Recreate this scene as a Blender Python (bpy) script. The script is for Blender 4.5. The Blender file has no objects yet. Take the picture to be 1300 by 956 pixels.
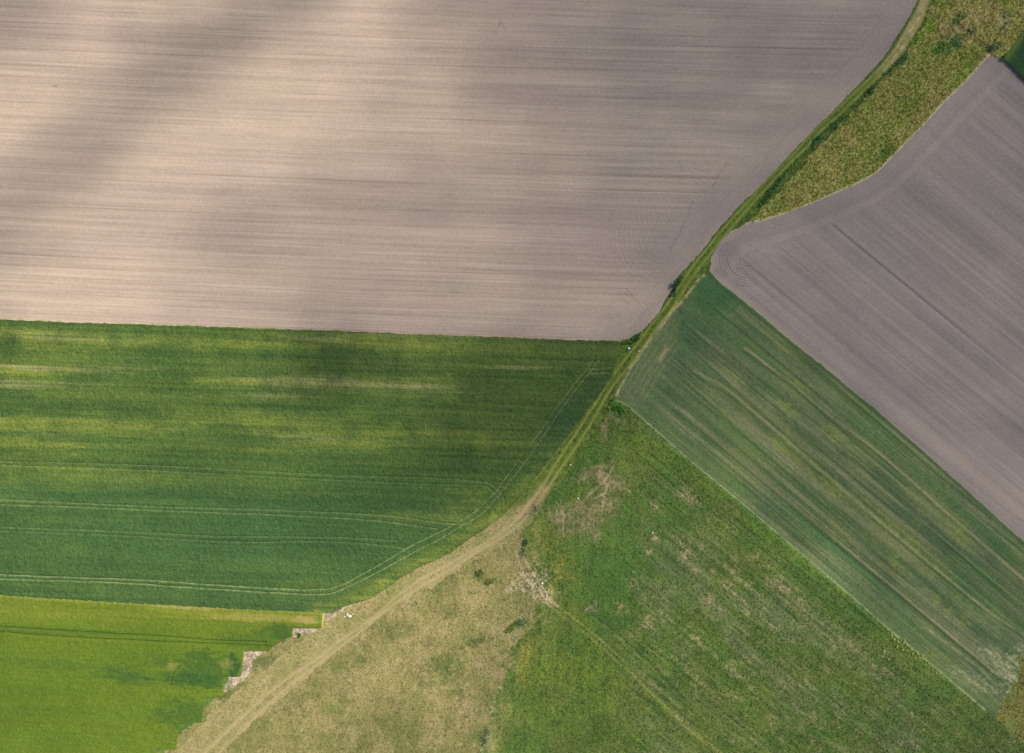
import bpy, math, random
import numpy as np

# ------------------------------------------------------------------ basics
S = 0.2                      # metres per surveyed unit
CX, CY = 650.0, 478.0        # survey origin
EL, AZ = math.radians(52), math.radians(38)    # sun elevation, azimuth (from +X towards +Y)
SUN = np.array([math.cos(EL)*math.cos(AZ), math.cos(EL)*math.sin(AZ), math.sin(EL)])
rng = np.random.default_rng(7)
random.seed(7)
sc = bpy.context.scene
col = sc.collection
f32 = np.float32

K_SUN = np.array([1.62, 1.50, 1.33])     # measured: radiance of a white sheet in full sun
K_SKY = np.array([0.34, 0.42, 0.60])     # measured: the same sheet under the sky alone

def lin(c):
    c = np.asarray(c, float)/255.0
    return np.where(c <= .04045, c/12.92, ((c+.055)/1.055)**2.4)
def A(r, g, b, L=1.0):
    """surface colour (albedo) of a thing seen as (r,g,b) when a share L of the sun reaches it"""
    return (lin((r, g, b))/(K_SUN*L+K_SKY)).astype(f32)

# ------------------------------------------------------------------ survey grid
def axis(a, b, far):
    c = list(np.arange(a, b+.5, 1.0))
    st, lo, hi = 1.0, [], []
    p, q = c[0], c[-1]
    while p > a-far:
        st *= 1.13; p -= st; q += st
        lo.append(p); hi.append(q)
    return np.array(lo[::-1]+c+hi)
xs = axis(-45, 1345, 3600); ys = axis(-45, 1001, 3600)
NX, NY = len(xs), len(ys)
X, Y = np.meshgrid(xs.astype(f32), ys.astype(f32))

_tabs = {}
def vn(x, y, seed):
    """value noise, -1..1"""
    if seed not in _tabs:
        _tabs[seed] = np.random.default_rng(seed).uniform(-1, 1, (256, 256)).astype(f32)
    t = _tabs[seed]
    xi = np.floor(x); yi = np.floor(y)
    fx = x-xi; fy = y-yi
    fx = fx*fx*(3-2*fx); fy = fy*fy*(3-2*fy)
    xi = xi.astype(np.int32) & 255; yi = yi.astype(np.int32) & 255
    x1 = (xi+1) & 255; y1 = (yi+1) & 255
    a = t[yi, xi]; b = t[yi, x1]; c = t[y1, xi]; d = t[y1, x1]
    return (a+(b-a)*fx)*(1-fy)+(c+(d-c)*fx)*fy
def fbm(x, y, seed, o=4, g=.55):
    s = 0; a = 1; n = 0
    for i in range(o):
        s = s+a*vn(x*2**i+i*17.3, y*2**i+i*9.1, seed+i); n += a; a *= g
    return s/n
def ss(a, b, x):
    t = np.clip((x-a)/(b-a), 0, 1)
    return t*t*(3-2*t)

wx = X+fbm(X/7, Y/7, 11, 3)*1.5+fbm(X/40, Y/40, 15, 2)*1.2
wy = Y+fbm(X/7, Y/7, 21, 3)*1.5+fbm(X/40, Y/40, 25, 2)*1.2
cxs = X+fbm(X/3, Y/3, 31, 2)*.5
cys = Y+fbm(X/3, Y/3, 35, 2)*.5

def inside(poly, px, py):
    p = np.array(poly, float)
    i0, i1 = np.searchsorted(ys, [p[:, 1].min()-6, p[:, 1].max()+6])
    j0, j1 = np.searchsorted(xs, [p[:, 0].min()-6, p[:, 0].max()+6])
    out = np.zeros(X.shape, bool)
    x = px[i0:i1, j0:j1]; y = py[i0:i1, j0:j1]
    r = np.zeros(x.shape, bool)
    for k in range(len(p)):
        x0, y0 = p[k]; x1, y1 = p[(k+1) % len(p)]
        if y0 == y1: continue
        c = (y0 > y) != (y1 > y)
        r ^= c & (x < (x1-x0)*(y-y0)/(y1-y0)+x0)
    out[i0:i1, j0:j1] = r
    return out
def dist(pts, far=40., px=None, py=None):
    """distance to a polyline, capped at far"""
    px = X if px is None else px; py = Y if py is None else py
    D = np.full(X.shape, far, f32)
    for (x0, y0), (x1, y1) in zip(pts[:-1], pts[1:]):
        i0, i1 = np.searchsorted(ys, [min(y0, y1)-far, max(y0, y1)+far])
        j0, j1 = np.searchsorted(xs, [min(x0, x1)-far, max(x0, x1)+far])
        if i1 <= i0 or j1 <= j0: continue
        x = px[i0:i1, j0:j1]-x0; y = py[i0:i1, j0:j1]-y0
        dx, dy = x1-x0, y1-y0
        t = np.clip((x*dx+y*dy)/(dx*dx+dy*dy+1e-9), 0, 1)
        d = np.hypot(x-t*dx, y-t*dy)
        D[i0:i1, j0:j1] = np.minimum(D[i0:i1, j0:j1], d)
    return D
def smooth(pts, n=6):
    P = np.array(pts, float); P = np.vstack([2*P[0]-P[1], P, 2*P[-1]-P[-2]])
    out = []
    for i in range(1, len(P)-2):
        for t in np.linspace(0, 1, n, endpoint=False):
            a, b, c, d = P[i-1], P[i], P[i+1], P[i+2]
            out.append(tuple(.5*((2*b)+(c-a)*t+(2*a-5*b+4*c-d)*t*t+(3*b-a-3*c+d)*t**3)))
    out.append(tuple(P[-2]))
    return out

# ------------------------------------------------------------------ surveyed lines
soil_path = [(1330, -420), (1230, -120), (1167, -3), (1150, 28), (1130, 62), (1120, 75), (1100, 97), (1083, 115), (1060, 139), (1035, 164), (1010, 188), (990, 210),
             (972, 229), (955, 246), (935, 265), (910, 294), (890, 320), (875, 337), (862, 350), (853, 368), (845, 380), (838, 395), (820, 416), (803, 428), (788, 433)]
soil_bottom = [(788, 433), (700, 431), (600, 427), (560, 426), (440, 421), (338, 417.5), (200, 413), (100, 410), (0, 406), (-60, 404), (-4200, 300)]
crop_east = [(788, 433), (786, 445), (782, 462), (775, 479), (764, 497), (750, 515), (737, 532), (725, 548), (712, 565), (698, 583), (684, 601), (670, 619), (655, 636),
             (638, 654), (615, 672), (590, 688), (564, 706), (535, 719), (512, 731), (498, 741), (482, 752), (468, 760), (452, 765), (437, 769), (424, 776), (411, 778)]
lime_top = [(411, 778), (338, 775.5), (237, 770), (135, 764.5), (0, 756), (-60, 753), (-4200, 640)]
lime_stairs = [(411, 778), (410, 797), (372, 796), (371, 807), (355, 814), (341, 826), (311, 826), (306, 858), (285, 858), (283, 884), (262, 885), (257, 916), (230, 917),
               (225, 950), (200, 951), (195, 985), (165, 1000), (-100, 1500), (-2000, 4200), (-4200, 4200)]
field_ne = [(901, 343), (905, 349), (915, 360), (930, 371), (960, 396), (1000, 429), (1060, 477), (1097, 508), (1165, 566), (1236, 630), (1300, 688), (1360, 742), (4200, 3200)]
field_w = [(901, 343), (893, 350), (885, 357), (870, 376), (855, 394), (840, 411), (825, 432), (810, 452), (797, 470), (787, 488), (779, 508)]
field_sw = [(779, 508), (795, 514), (824, 539), (860, 571), (880, 588), (928, 627), (995, 684), (1063, 742), (1131, 801), (1209, 866), (1250, 901), (1360, 996), (2600, 2060)]
field_se = [(1360, 770), (1315, 808), (1296, 834), (1292, 856), (1280, 880), (1262, 905), (1250, 925)]
apex = (1257, 69)
rs_nw = [apex, (1240, 87), (1220, 109), (1198, 130), (1175, 156), (1158, 173), (1131, 201), (1112, 219), (1090, 232), (1063, 244), (1035, 256), (1005, 268), (968, 280),
         (948, 284), (928, 294), (914, 308), (904, 325), (901, 343)]
rs_ne = [apex, (1272, 77), (1299, 104), (1360, 163), (4200, 2950)]
corner_w = [(1272, 77), (1280, 66), (1288, 54), (1300, 35), (1325, 8), (1345, -20), (1600, -400), (4200, -4200)]

P_soil = soil_path+soil_bottom[1:]+[(-4200, -4200), (1500, -4200)]
P_crop = soil_bottom[::-1]+crop_east[1:]+lime_top[1:]
P_lime = lime_top[::-1]+lime_stairs[1:]
P_strip = field_w[::-1]+field_ne[1:]+[(4200, 3700), (2600, 2060)]+field_sw[::-1][1:]
P_rsoil = rs_nw[::-1]+rs_ne[1:]+[(4200, 3200)]+field_ne[::-1][1:-1]
P_corner = corner_w+[(4200, 2950)]+rs_ne[::-1][1:-1]
P_topm = [(1190, -4200), (1175, -300), (1183, 0), (1150, 60), (1100, 115), (1040, 172), (985, 232), (945, 275), (925, 300), (900, 345), (960, 330), (1200, 160), (1290, 110), (1700, -60), (4200, -4200)]
P_track = [(1160, -200), (1168, -3), (1150, 28), (1130, 60), (1098, 96), (1060, 136), (1010, 186), (970, 228), (935, 262), (905, 296), (885, 322), (855, 362), (840, 392), (800, 428),
           (780, 432), (778, 480), (710, 563), (660, 625), (640, 648), (560, 702), (480, 750), (430, 778), (400, 800), (360, 830), (310, 870), (270, 905), (190, 990), (230, 1000), (300, 935), (380, 870),
           (440, 818), (490, 782), (560, 738), (620, 702), (655, 684), (675, 662), (695, 634), (735, 580), (768, 530), (783, 503), (830, 440), (885, 362), (905, 340), (925, 305), (950, 284),
           (990, 240), (1045, 180), (1110, 112), (1150, 68), (1172, 32), (1186, -3), (1190, -200)]
P_dry = [(455, 765), (560, 705), (650, 640), (672, 640), (668, 660), (664, 690), (672, 715), (684, 735), (694, 760), (680, 785), (664, 805), (650, 825), (640, 866), (625, 910), (600, 1010), (560, 1600),
         (0, 1600), (60, 1100), (170, 990), (280, 880), (311, 820), (372, 792), (411, 776)]

R = np.full(X.shape, 6, np.int8)
R[inside(P_topm, wx, wy)] = 5
wx2 = X+fbm(X/11, Y/11, 961, 4)*9; wy2 = Y+fbm(X/11, Y/11, 971, 4)*9
R[inside(P_dry, wx2, wy2)] = 7
R[inside(P_track, .5*X+.5*wx2, .5*Y+.5*wy2)] = 8
R[inside(P_corner, wx, wy)] = 9
R[inside(P_soil, .6*wx+.4*X, .6*wy+.4*Y)] = 0
R[inside(P_rsoil, .5*wx+.5*X, .5*wy+.5*Y)] = 1
R[inside(P_strip, .6*wx+.4*X, .6*wy+.4*Y)] = 4
R[(R == 4) & (X > 1200) & inside(field_se[::1]+[(1260, 1600), (3000, 3000), (4200, 770)], X+(wx2-X)*.8, Y+(wy2-Y)*.8)] = 10
R[inside(P_crop, .6*wx+.4*X, .6*wy+.4*Y)] = 2
R[inside(P_lime, cxs, cys)] = 3

# grid rows are eased onto the two long near-level field edges so that they run clean
DY = np.zeros(X.shape, f32)
def ease(pts, xmax, above, below, amp):
    q = np.array(sorted(pts)); yb = np.interp(xs, q[:, 0], q[:, 1])
    yb = yb+amp*(fbm(xs/5, xs*0+3.3, 951, 3)+.6*fbm(xs/30, xs*0+1.3, 955, 2))
    f = yb-np.ceil(yb)
    k = (xs <= xmax) & (xs > -46)
    dd = Y-yb[None]
    near = k[None] & (np.abs(dd) < 5)
    R[near & (dd < 0)] = above; R[near & (dd >= 0)] = below
    DY[:] += np.where(k[None], f[None]*np.clip(1.25-np.abs(dd)/4, 0, 1), 0)
ease(soil_bottom[:-1], 783, 0, 2, 1.1)
ease(lime_top[:-1], 407, 2, 3, .35)

# ------------------------------------------------------------------ colour and height
COL = np.zeros(X.shape+(3,), f32)
Z = np.zeros(X.shape, f32)
white = rng.uniform(-1, 1, X.shape).astype(f32)
soft = (white+np.roll(white, 1, 0)+np.roll(white, 1, 1)+np.roll(np.roll(white, 1, 1), 1, 0))/2.2
fine_zone = ((X > -60) & (X < 1360) & (Y > -60) & (Y < 1016)).astype(f32)
n_big = fbm(X/90, Y/90, 41, 4)
n_mid = fbm(X/18, Y/18, 51, 4)
n_fin = fbm(X/4.5, Y/4.5, 61, 3)

def rot(deg_slope):
    a = math.atan(deg_slope)
    return X*math.cos(a)+Y*math.sin(a), -X*math.sin(a)+Y*math.cos(a)
def paint(mask, c, k=1.0):
    m = np.clip(mask*k, 0, 1)[..., None]
    COL[:] = COL*(1-m)+np.asarray(c, f32)*m
def blob(cx, cy, rx, ry, slope=0., rag=.5, seed=71, hard=.5):
    """ragged elliptical mask 0..1 (local window)"""
    m = np.zeros(X.shape, f32)
    r = max(rx, ry)*1.7
    i0, i1 = np.searchsorted(ys, [cy-r, cy+r]); j0, j1 = np.searchsorted(xs, [cx-r, cx+r])
    x = X[i0:i1, j0:j1]; y = Y[i0:i1, j0:j1]
    a = math.atan(slope)
    u = ((x-cx)*math.cos(a)+(y-cy)*math.sin(a))/rx
    v = (-(x-cx)*math.sin(a)+(y-cy)*math.cos(a))/ry
    d = np.hypot(u, v)
    nu = ((x)*math.cos(a)+(y)*math.sin(a)); nv = (-(x)*math.sin(a)+(y)*math.cos(a))
    asp = math.sqrt(rx/ry)
    d = d+rag*fbm(nu/(6*asp), nv/(6/asp), seed, 3)
    m[i0:i1, j0:j1] = 1-ss(1-hard, 1+hard*.3, d)
    return m

reg = {k: (R == k).astype(f32) for k in range(11)}

# --- big ploughed field
u, v = rot(.036)
v = v+.000012*(u-500)**2
d_path = dist(soil_path, 130)
ang = ss(20, 55, d_path+n_mid*14)                      # 0 = headland worked along the path, 1 = drilled rows
def rows(u, v, seed):
    r = (vn(u/520, v/26, seed)*.16+vn(u/420+3, v/11, seed+1)*.22+vn(u/260+7, v/5.2, seed+2)*.42+vn(u/170+5, v/2.3, seed+3)*.62+vn(u/80+9, v/1.6, seed+4)*.5+vn(u/30+4, v/1.2, seed+5)*.35)
    return r
r0 = rows(u, v, 101)
rh = rows(np.hypot(X-300, Y+200)*2, d_path*1.0+X*.0, 111)
rr = r0*ang+rh*.45*(1-ang)
drill = np.sin(v*2*np.pi/4.4)*ss(300, 400, Y)*ss(120, 160, Y)*.5
soilA = A(209, 186, 165); soilB = A(185, 164, 151)
base = soilA+(soilB-soilA)*np.clip(.5+.9*fbm(u/260, v/50, 121, 3)+.4*n_big, 0, 1)[..., None]
base = base*(1+.14*rr+.035*vn(u/150, v/.9, 107)*ang+.055*drill*ang+.04*n_fin+.045*white+.03*soft+.04*n_big)[..., None]
# thin dark wheel lines between drill passes
dk = np.zeros(X.shape, f32)
for k, v0 in enumerate([29.5, 35.8, 63, 84, 106.5, 131, 150, 171, 196, 214, 243, 262, 289, 325, 338, 352, 372, -6]):
    wob = vn(u/260, u*0+k*3.7, 131)*1.1
    m = np.exp(-((v-v0-.0-wob)/.75)**2)*np.clip(.35+.9*vn(u/150, u*0+k*5.1, 133), 0, 1)
    dk = np.maximum(dk, m)
base = base*(1-.24*dk*ang)[..., None]
base = base*(1+.05*np.exp(-((v-33.5)/1)**2)*ang)[..., None]
COL += base*reg[0][..., None]
Z += reg[0]*(.012*rr+.02*drill*ang-.03*dk*ang+.012*soft)
# --- right ploughed field
d_nw = dist(rs_nw, 90)
u, v = rot(.83)
v2 = v+.00003*(u-900)**2
ang1 = ss(26, 46, d_nw+n_mid*7)
r1 = vn(u/600, v2/30, 141)*.4+vn(u/500, v2/11, 142)*.6+vn(u/400, v2/4.5, 143)*.7+vn(u/300, v2/2.2, 144)*.5
rh = vn(X/300, d_nw/7, 146)*.9+vn(X/200, d_nw/2.6, 147)*.5+.9*np.exp(-((d_nw-30-n_mid*4)/6)**2)
rr = r1*ang1+rh*(1-ang1)*.8
dk = np.zeros(X.shape, f32)
p0 = (1198-CX, 400-CY)
a = math.atan(.83)
vv = lambda x, y: -x*math.sin(a)+y*math.cos(a)
for k, (px, py) in enumerate([(1198, 401), (1100, 460), (1010, 330), (1040, 290), (1190, 290), (1250, 250), (1100, 380), (1150, 500), (985, 400), (1230, 200), (1160, 330)]):
    m = np.exp(-((v-vv(px, py)-vn(u/200, u*0+k*3.1, 148)*.8)/(.9 if k == 0 else .7))**2)*np.clip((.8 if k == 0 else .25)+.9*vn(u/140, u*0+k*5.1, 149), 0, 1)*(1 if k else 1.5)
    dk = np.maximum(dk, m)
b1 = A(196, 175, 160); b2 = A(182, 163, 153)
base = b1+(b2-b1)*np.clip(.5+1.1*fbm(u/200, v/25, 151, 3), 0, 1)[..., None]
base = base*(1+.12*rr+.05*(vn(u/200, v2/1.3, 158)+vn(u/90, v2/.9, 159))*ang1+.035*n_fin+.045*white+.03*soft)[..., None]*(1-.26*dk*ang1)[..., None]
COL += base*reg[1][..., None]
Z += reg[1]*(.02*rr-.035*dk*ang1+.012*soft)

# turning rings in the soil of both ploughed fields
def rings(cx, cy, r0, r1, step, a0, a1, dark, sel, dz=-.03, sq=1.0):
    i0, i1 = np.searchsorted(ys, [cy-r1-4, cy+r1+4]); j0, j1 = np.searchsorted(xs, [cx-r1-4, cx+r1+4])
    x = X[i0:i1, j0:j1]-cx; y = (Y[i0:i1, j0:j1]-cy)*sq
    r = np.hypot(x, y)+n_mid[i0:i1, j0:j1]*1.5; th = np.degrees(np.arctan2(y, x)) % 360
    w = ss(0, 15, (th-a0) % 360)*ss(0, 15, (a1-th) % 360)*(((th-a0) % 360) < ((a1-a0) % 360))
    m = (.5+.5*np.cos((r-r0)*2*np.pi/step))**2*ss(r0-step*.7, r0, r)*(1-ss(r1, r1+step*.5, r))*w*sel[i0:i1, j0:j1]
    COL[i0:i1, j0:j1] *= (1-dark*m)[..., None]
    Z[i0:i1, j0:j1] += dz*m
rings(948, 328, 10, 36, 3.6, 60, 235, .22, reg[1])
rings(948, 328, 24.5, 25.5, 3.5, 85, 190, .32, reg[1])
rings(866, 270, 14, 62, 5.5, 140, 330, .05, reg[0])
rings(845, 300, 30, 70, 6, 90, 200, .045, reg[0])
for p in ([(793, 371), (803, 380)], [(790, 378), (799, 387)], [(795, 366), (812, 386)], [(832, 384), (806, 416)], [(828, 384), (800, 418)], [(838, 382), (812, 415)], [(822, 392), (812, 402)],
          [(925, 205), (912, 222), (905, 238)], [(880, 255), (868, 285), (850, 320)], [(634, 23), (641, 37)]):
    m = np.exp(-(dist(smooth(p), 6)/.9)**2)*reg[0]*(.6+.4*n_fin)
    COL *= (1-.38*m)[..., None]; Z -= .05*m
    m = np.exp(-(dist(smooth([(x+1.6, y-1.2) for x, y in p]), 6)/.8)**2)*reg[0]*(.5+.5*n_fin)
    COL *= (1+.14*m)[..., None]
paint(np.exp(-(dist([(968, 316), (990, 322), (975, 312)], 12)/4)**2)*reg[1], A(214, 198, 182), .35)
# sandy headland tint near the track
for c in ((905, 300, 26, 9, -1.2), (845, 375, 8, 14, -1.2), (925, 300, 22, 6, -.5), (903, 335, 6, 18, 0), (915, 357, 16, 5, .8), (1240, 600, 120, 6, .88), (1000, 425, 110, 5, .83)):
    paint(blob(*c[:4], c[4])*(reg[0]+reg[1]), A(212, 185, 160), .5)
for c in ((70, 109, 4, 1.5, 0), (634, 30, 2, 4, 0)):
    paint(blob(*c[:4], c[4]), A(140, 130, 80), .5)

# --- big green crop
u, v = rot(.034)
st = vn(u/170, v/9, 201)*.5+vn(u/120, v/4, 202)*.5+vn(u/60, v/2, 203)*.32+vn(u/200, v/20, 204)*.45
g_dark = A(73, 101, 51); g_mid = A(89, 117, 53); g_yel = A(134, 144, 62); g_tan = A(164, 160, 108); g_blue = A(68, 102, 58)
dens = .5+.75*fbm(X/70, Y/45, 211, 4)+.15*st
yel = np.zeros(X.shape, f32)
for cx, cy, rx, ry, k in [(60, 430, 150, 16, .9), (250, 432, 170, 12, .75), (430, 434, 200, 12, .8), (620, 438, 120, 10, .6), (60, 470, 150, 9, .9), (140, 490, 190, 8, .5), (420, 487, 190, 9, .95),
                          (520, 482, 90, 6, .6), (80, 540, 170, 12, .85), (30, 560, 90, 14, .8), (270, 530, 240, 10, .5), (430, 545, 220, 16, .7), (410, 562, 110, 8, .7), (640, 565, 55, 24, .5),
                          (260, 568, 150, 8, .5), (590, 468, 160, 8, .5), (540, 500, 150, 10, .35), (690, 455, 60, 8, .45), (30, 590, 120, 20, .5), (160, 610, 200, 18, .35), (350, 625, 120, 12, .3),
                          (585, 640, 40, 22, .55), (520, 655, 60, 12, .4), (400, 750, 80, 16, .3), (60, 745, 150, 12, .2), (100, 650, 200, 16, .25), (690, 555, 40, 30, .35), (715, 440, 55, 6, .5), (660, 450, 90, 6, .4)]:
    yel = np.maximum(yel, blob(cx, cy, rx, ry, .034, .55, 221)*k)
edge_yel = np.exp(-((dist(crop_east, 60)-6)/(7+6*ss(650, 500, X)))**2)*ss(745, 620, X)
yel = np.maximum(yel, edge_yel*.95)
yel = np.maximum(yel, .42*ss(640, 520, Y+n_big*50)*(.7+.7*n_big))
yel = np.clip(yel*(.60+.42*st+.45*n_mid)+.10*st, 0, 1)
base = g_dark+(g_mid-g_dark)*np.clip(dens, 0, 1)[..., None]
yel3 = yel[..., None]
base = base*(1-yel3)+g_yel*yel3
tan = np.zeros(X.shape, f32)
for cx, cy, rx, ry, k in [(60, 428, 120, 5, .5), (430, 487, 150, 5, .75), (60, 468, 80, 4, .7), (400, 482, 60, 8, .4), (30, 490, 90, 5, .4), (400, 430, 60, 5, .6), (350, 500, 70, 5, .4), (150, 470, 100, 4, .5),
                          (400, 555, 80, 4, .4), (660, 467, 40, 4, .4), (560, 428, 200, 1.6, .5), (350, 418, 60, 2, .6), (480, 495, 140, 3, .4), (80, 486, 100, 2, .5)]:
    tan = np.maximum(tan, blob(cx, cy, rx, ry, .034, .6, 231)*k)
tan = np.clip(tan*(.7+.9*st), 0, 1)[..., None]
base = base*(1-tan)+g_tan*tan
bl = np.clip(ss(585, 640, Y+n_mid*14)*ss(650, 560, X)*.6+blob(250, 660, 260, 60, .03, .5, 236)*.4+blob(715, 540, 60, 22, -1.3, .4)*.9, 0, 1)[..., None]*(1-yel3)*.8
base = base*(1-bl)+g_blue*bl
for cx, cy, rx, ry, k in [(8, 440, 26, 16, .6), (425, 460, 26, 26, .5), (120, 505, 200, 10, .35), (330, 452, 90, 6, .4), (280, 470, 120, 7, .4), (230, 553, 110, 7, .35), (500, 470, 70, 9, .5), (610, 490, 50, 20, .25), (255, 500, 90, 12, .4), (90, 553, 80, 8, .4), (330, 560, 50, 8, .4)]:
    m = (blob(cx, cy, rx, ry, .034, .6, 241)*k)[..., None]
    base = base*(1-m)+g_dark*m
base = base*(1+.12*st+.07*vn(u/110, v/1.1, 239)+.11*n_fin+.19*soft+.10*n_mid)[..., None]
COL += base*reg[2][..., None]
Z += reg[2]*(.50+.05*st+.10*soft+.06*n_fin)
d_top = dist(soil_bottom[:-1], 10)
paint(np.exp(-((d_top-2.2)/1.6)**2)*reg[2]*(.6+.6*n_fin), A(58, 84, 34), .7)
paint(np.exp(-(d_top/1.8)**2)*np.clip(n_mid*1.8+n_fin*1.3+.25, 0, 1)*reg[0], A(140, 144, 88), .7)

# --- lime crop
u, v = rot(.055)
st = vn(u/160, v/9, 251)*.5+vn(u/90, v/3.5, 252)*.5+vn(u/40, v/1.8, 253)*.3
l1 = A(111, 132, 38); l2 = A(92, 117, 37); l3 = A(142, 146, 52); l4 = A(52, 92, 44)
base = l1+(l2-l1)*np.clip(.5+.8*n_big+.5*st, 0, 1)[..., None]
m = np.clip(ss(800, 772, Y-.02*X+n_mid*10)*.75*(.6+.6*st), 0, 1)[..., None]
base = base*(1-m)+l3*m
for cx, cy, rx, ry, k in [(320, 812, 60, 10, .35), (355, 800, 26, 12, .6), (262, 848, 44, 26, .6), (180, 862, 60, 8, .3), (245, 862, 60, 9, .7), (298, 843, 8, 16, .9), (90, 842, 90, 8, .3), (208, 840, 12, 6, .4), (250, 905, 60, 20, .5), (60, 800, 120, 5, .3), (150, 855, 40, 8, .35)]:
    m = (blob(cx, cy, rx, ry, .05, .7, 261)*k)[..., None]
    base = base*(1-m)+l4*m
for cx, cy, rx, ry, k in [(390, 785, 22, 5, .8), (390, 789, 14, 2.5, .7), (290, 842, 13, 7, .3), (218, 845, 10, 7, .25), (245, 771, 60, 3, .6), (320, 783, 60, 6, .4)]:
    m = (blob(cx, cy, rx, ry, .05, .6, 265)*k)[..., None]
    base = base*(1-m)+A(172, 156, 90)*m
base = base*(1+.11*st+.06*vn(u/90, v/1.1, 257)+.09*n_fin+.13*soft+.06*n_mid)[..., None]
COL += base*reg[3][..., None]
lodg = (blob(262, 848, 46, 22, .05, .6, 263)+blob(298, 843, 10, 18, 0, .6, 264))*n_mid
Z += reg[3]*(.62+.03*st+.06*soft+.04*n_fin+.18*lodg)
d_lt = dist(lime_top[:-1], 6)
paint(np.exp(-(d_lt/.65)**2)*(reg[2]+reg[3])*(X < 412), A(168, 172, 92), .75)
Z = np.where((d_lt < .8) & (X < 412), Z*.25, Z)
paint(np.exp(-(dist([(411, 778), (409.5, 796)], 6)/.9)**2), A(196, 190, 96), .8)

# --- striped crop
u, v = rot(.835)
V = lambda x, y: -x*math.sin(math.atan(.835))+y*math.cos(math.atan(.835))
a_in = ss(10, 46, dist(field_w, 70)+n_mid*10)
st = (vn(u/280, v/13, 301)*.5+vn(u/160, v/5, 302)*.6+vn(u/90, v/2.2, 303)*.5)*a_in+vn(u/40, dist(field_w, 70)/3, 304)*.5*(1-a_in)
s1 = A(76, 98, 60, .30); s2 = A(62, 80, 56, .30); s3 = A(112, 118, 62, .30); s4 = A(124, 114, 92, .30); s5 = A(90, 102, 78, .30)
base = s1+(s2-s1)*np.clip(.5+.9*fbm(u/120, v/30, 311, 3)+.3*st, 0, 1)[..., None]
along = ss(-60, 160, u-(900*math.cos(.696)+450*math.sin(.696)))
m = np.clip((.25+1.1*fbm(u/50, v/24, 321, 4)+.3*st)*ss(40, 140, dist(field_w, 150)), 0, 1)[..., None]*.42
base = base*(1-m)+s3*m
m = np.clip((-.05+.9*fbm(u/260, v/9, 331, 3)+.6*st)*ss(20, 90, dist(field_w, 150)), 0, 1)[..., None]*.42
base = base*(1-m)+s4*m
m = np.clip(blob(815, 470, 30, 62, .75, .5, 335)*1.0+blob(800, 500, 24, 20, 0, .5)*.8+blob(842, 430, 15, 40, .75, .5), 0, 1)[..., None]*.75
base = base*(1-m)+A(86, 98, 66, .30)*m
for cx, cy, rx, ry, k in [(905, 378, 36, 24, .8), (880, 420, 30, 20, .4), (960, 505, 20, 9, .4), (1240, 740, 60, 22, .55), (1270, 700, 30, 12, .5), (1010, 470, 160, 5, .5), (1180, 610, 150, 3, .8), (850, 565, 60, 8, .3), (1050, 690, 110, 10, .55), (1160, 790, 90, 9, .5)]:
    m = (blob(cx, cy, rx, ry, .85, .5, 341)*k)[..., None]
    base = base*(1-m)+A(54, 88, 52, .30)*m
for cx, cy, rx, ry, k in [(1000, 520, 12, 22, .6), (1015, 495, 14, 10, .6), (990, 560, 22, 12, .4), (1060, 620, 34, 12, .5), (1160, 700, 40, 14, .5), (1215, 680, 18, 12, .6), (1060, 555, 18, 10, .5), (1120, 660, 30, 9, .5), (1140, 715, 14, 12, .6), (1220, 780, 14, 9, .5), (930, 480, 20, 8, .4), (1190, 760, 24, 10, .4), (1225, 755, 12, 10, .5)]:
    m = np.clip(blob(cx, cy, max(rx, ry)*1.3, min(rx, ry)*1.0, .85, .9, 351, .9)*k*(.8+.9*st+.8*n_fin), 0, 1)[..., None]
    base = base*(1-m)+A(114, 122, 56, .30)*m
stub = np.clip(blob(1285, 850, 22, 30, .5, .8, 355)+.8*blob(1265, 835, 28, 12, .8, .8, 356)+.6*blob(1235, 862, 40, 10, .5, .8, 357), 0, 1)[..., None]*(.65+.5*st[..., None])
stub = np.clip(stub*(.55+.9*n_fin+.5*soft+.6*st)[..., None], 0, .8)
base = base*(1-stub)+A(150, 150, 118, .30)*stub
m = np.clip((.1+1.1*fbm(u/60, v/9, 371, 3)+.6*st)*ss(20, 90, dist(field_w, 150)), 0, 1)[..., None]*.6
base = base*(1-m)+A(100, 106, 80, .30)*m
l4_ = (vn(u/240, v/1.5, 361)+.9*vn(u/180, v/2.6, 362))*a_in
m = ss(.7, 1.5, l4_)[..., None]*.5
base = base*(1-m*.6)+A(130, 128, 96, .30)*m*.6
m = ss(-.7, -1.5, l4_)[..., None]*.45
base = base*(1-m)+A(48, 68, 46, .30)*m
base = base*(1+.08*st+.08*l4_+.11*vn(u/60, v/1.0, 375)+.11*n_fin+.15*soft+.05*n_mid)[..., None]
COL += base*reg[4][..., None]
Z += reg[4]*(.22+.04*st+.05*soft+.02*n_fin)
def wheel(pts, w, c, k, sel, dz=0., rag=.5):
    """worn wheel line or painted shadow line: tint c, sunk by dz"""
    m = np.exp(-(dist(pts, w*4+2)/w)**2)*sel*np.clip(1-rag+rag*1.6*(n_fin+.5), 0, 1)
    paint(m, c, k)
    Z[:] = Z+m*dz
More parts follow.
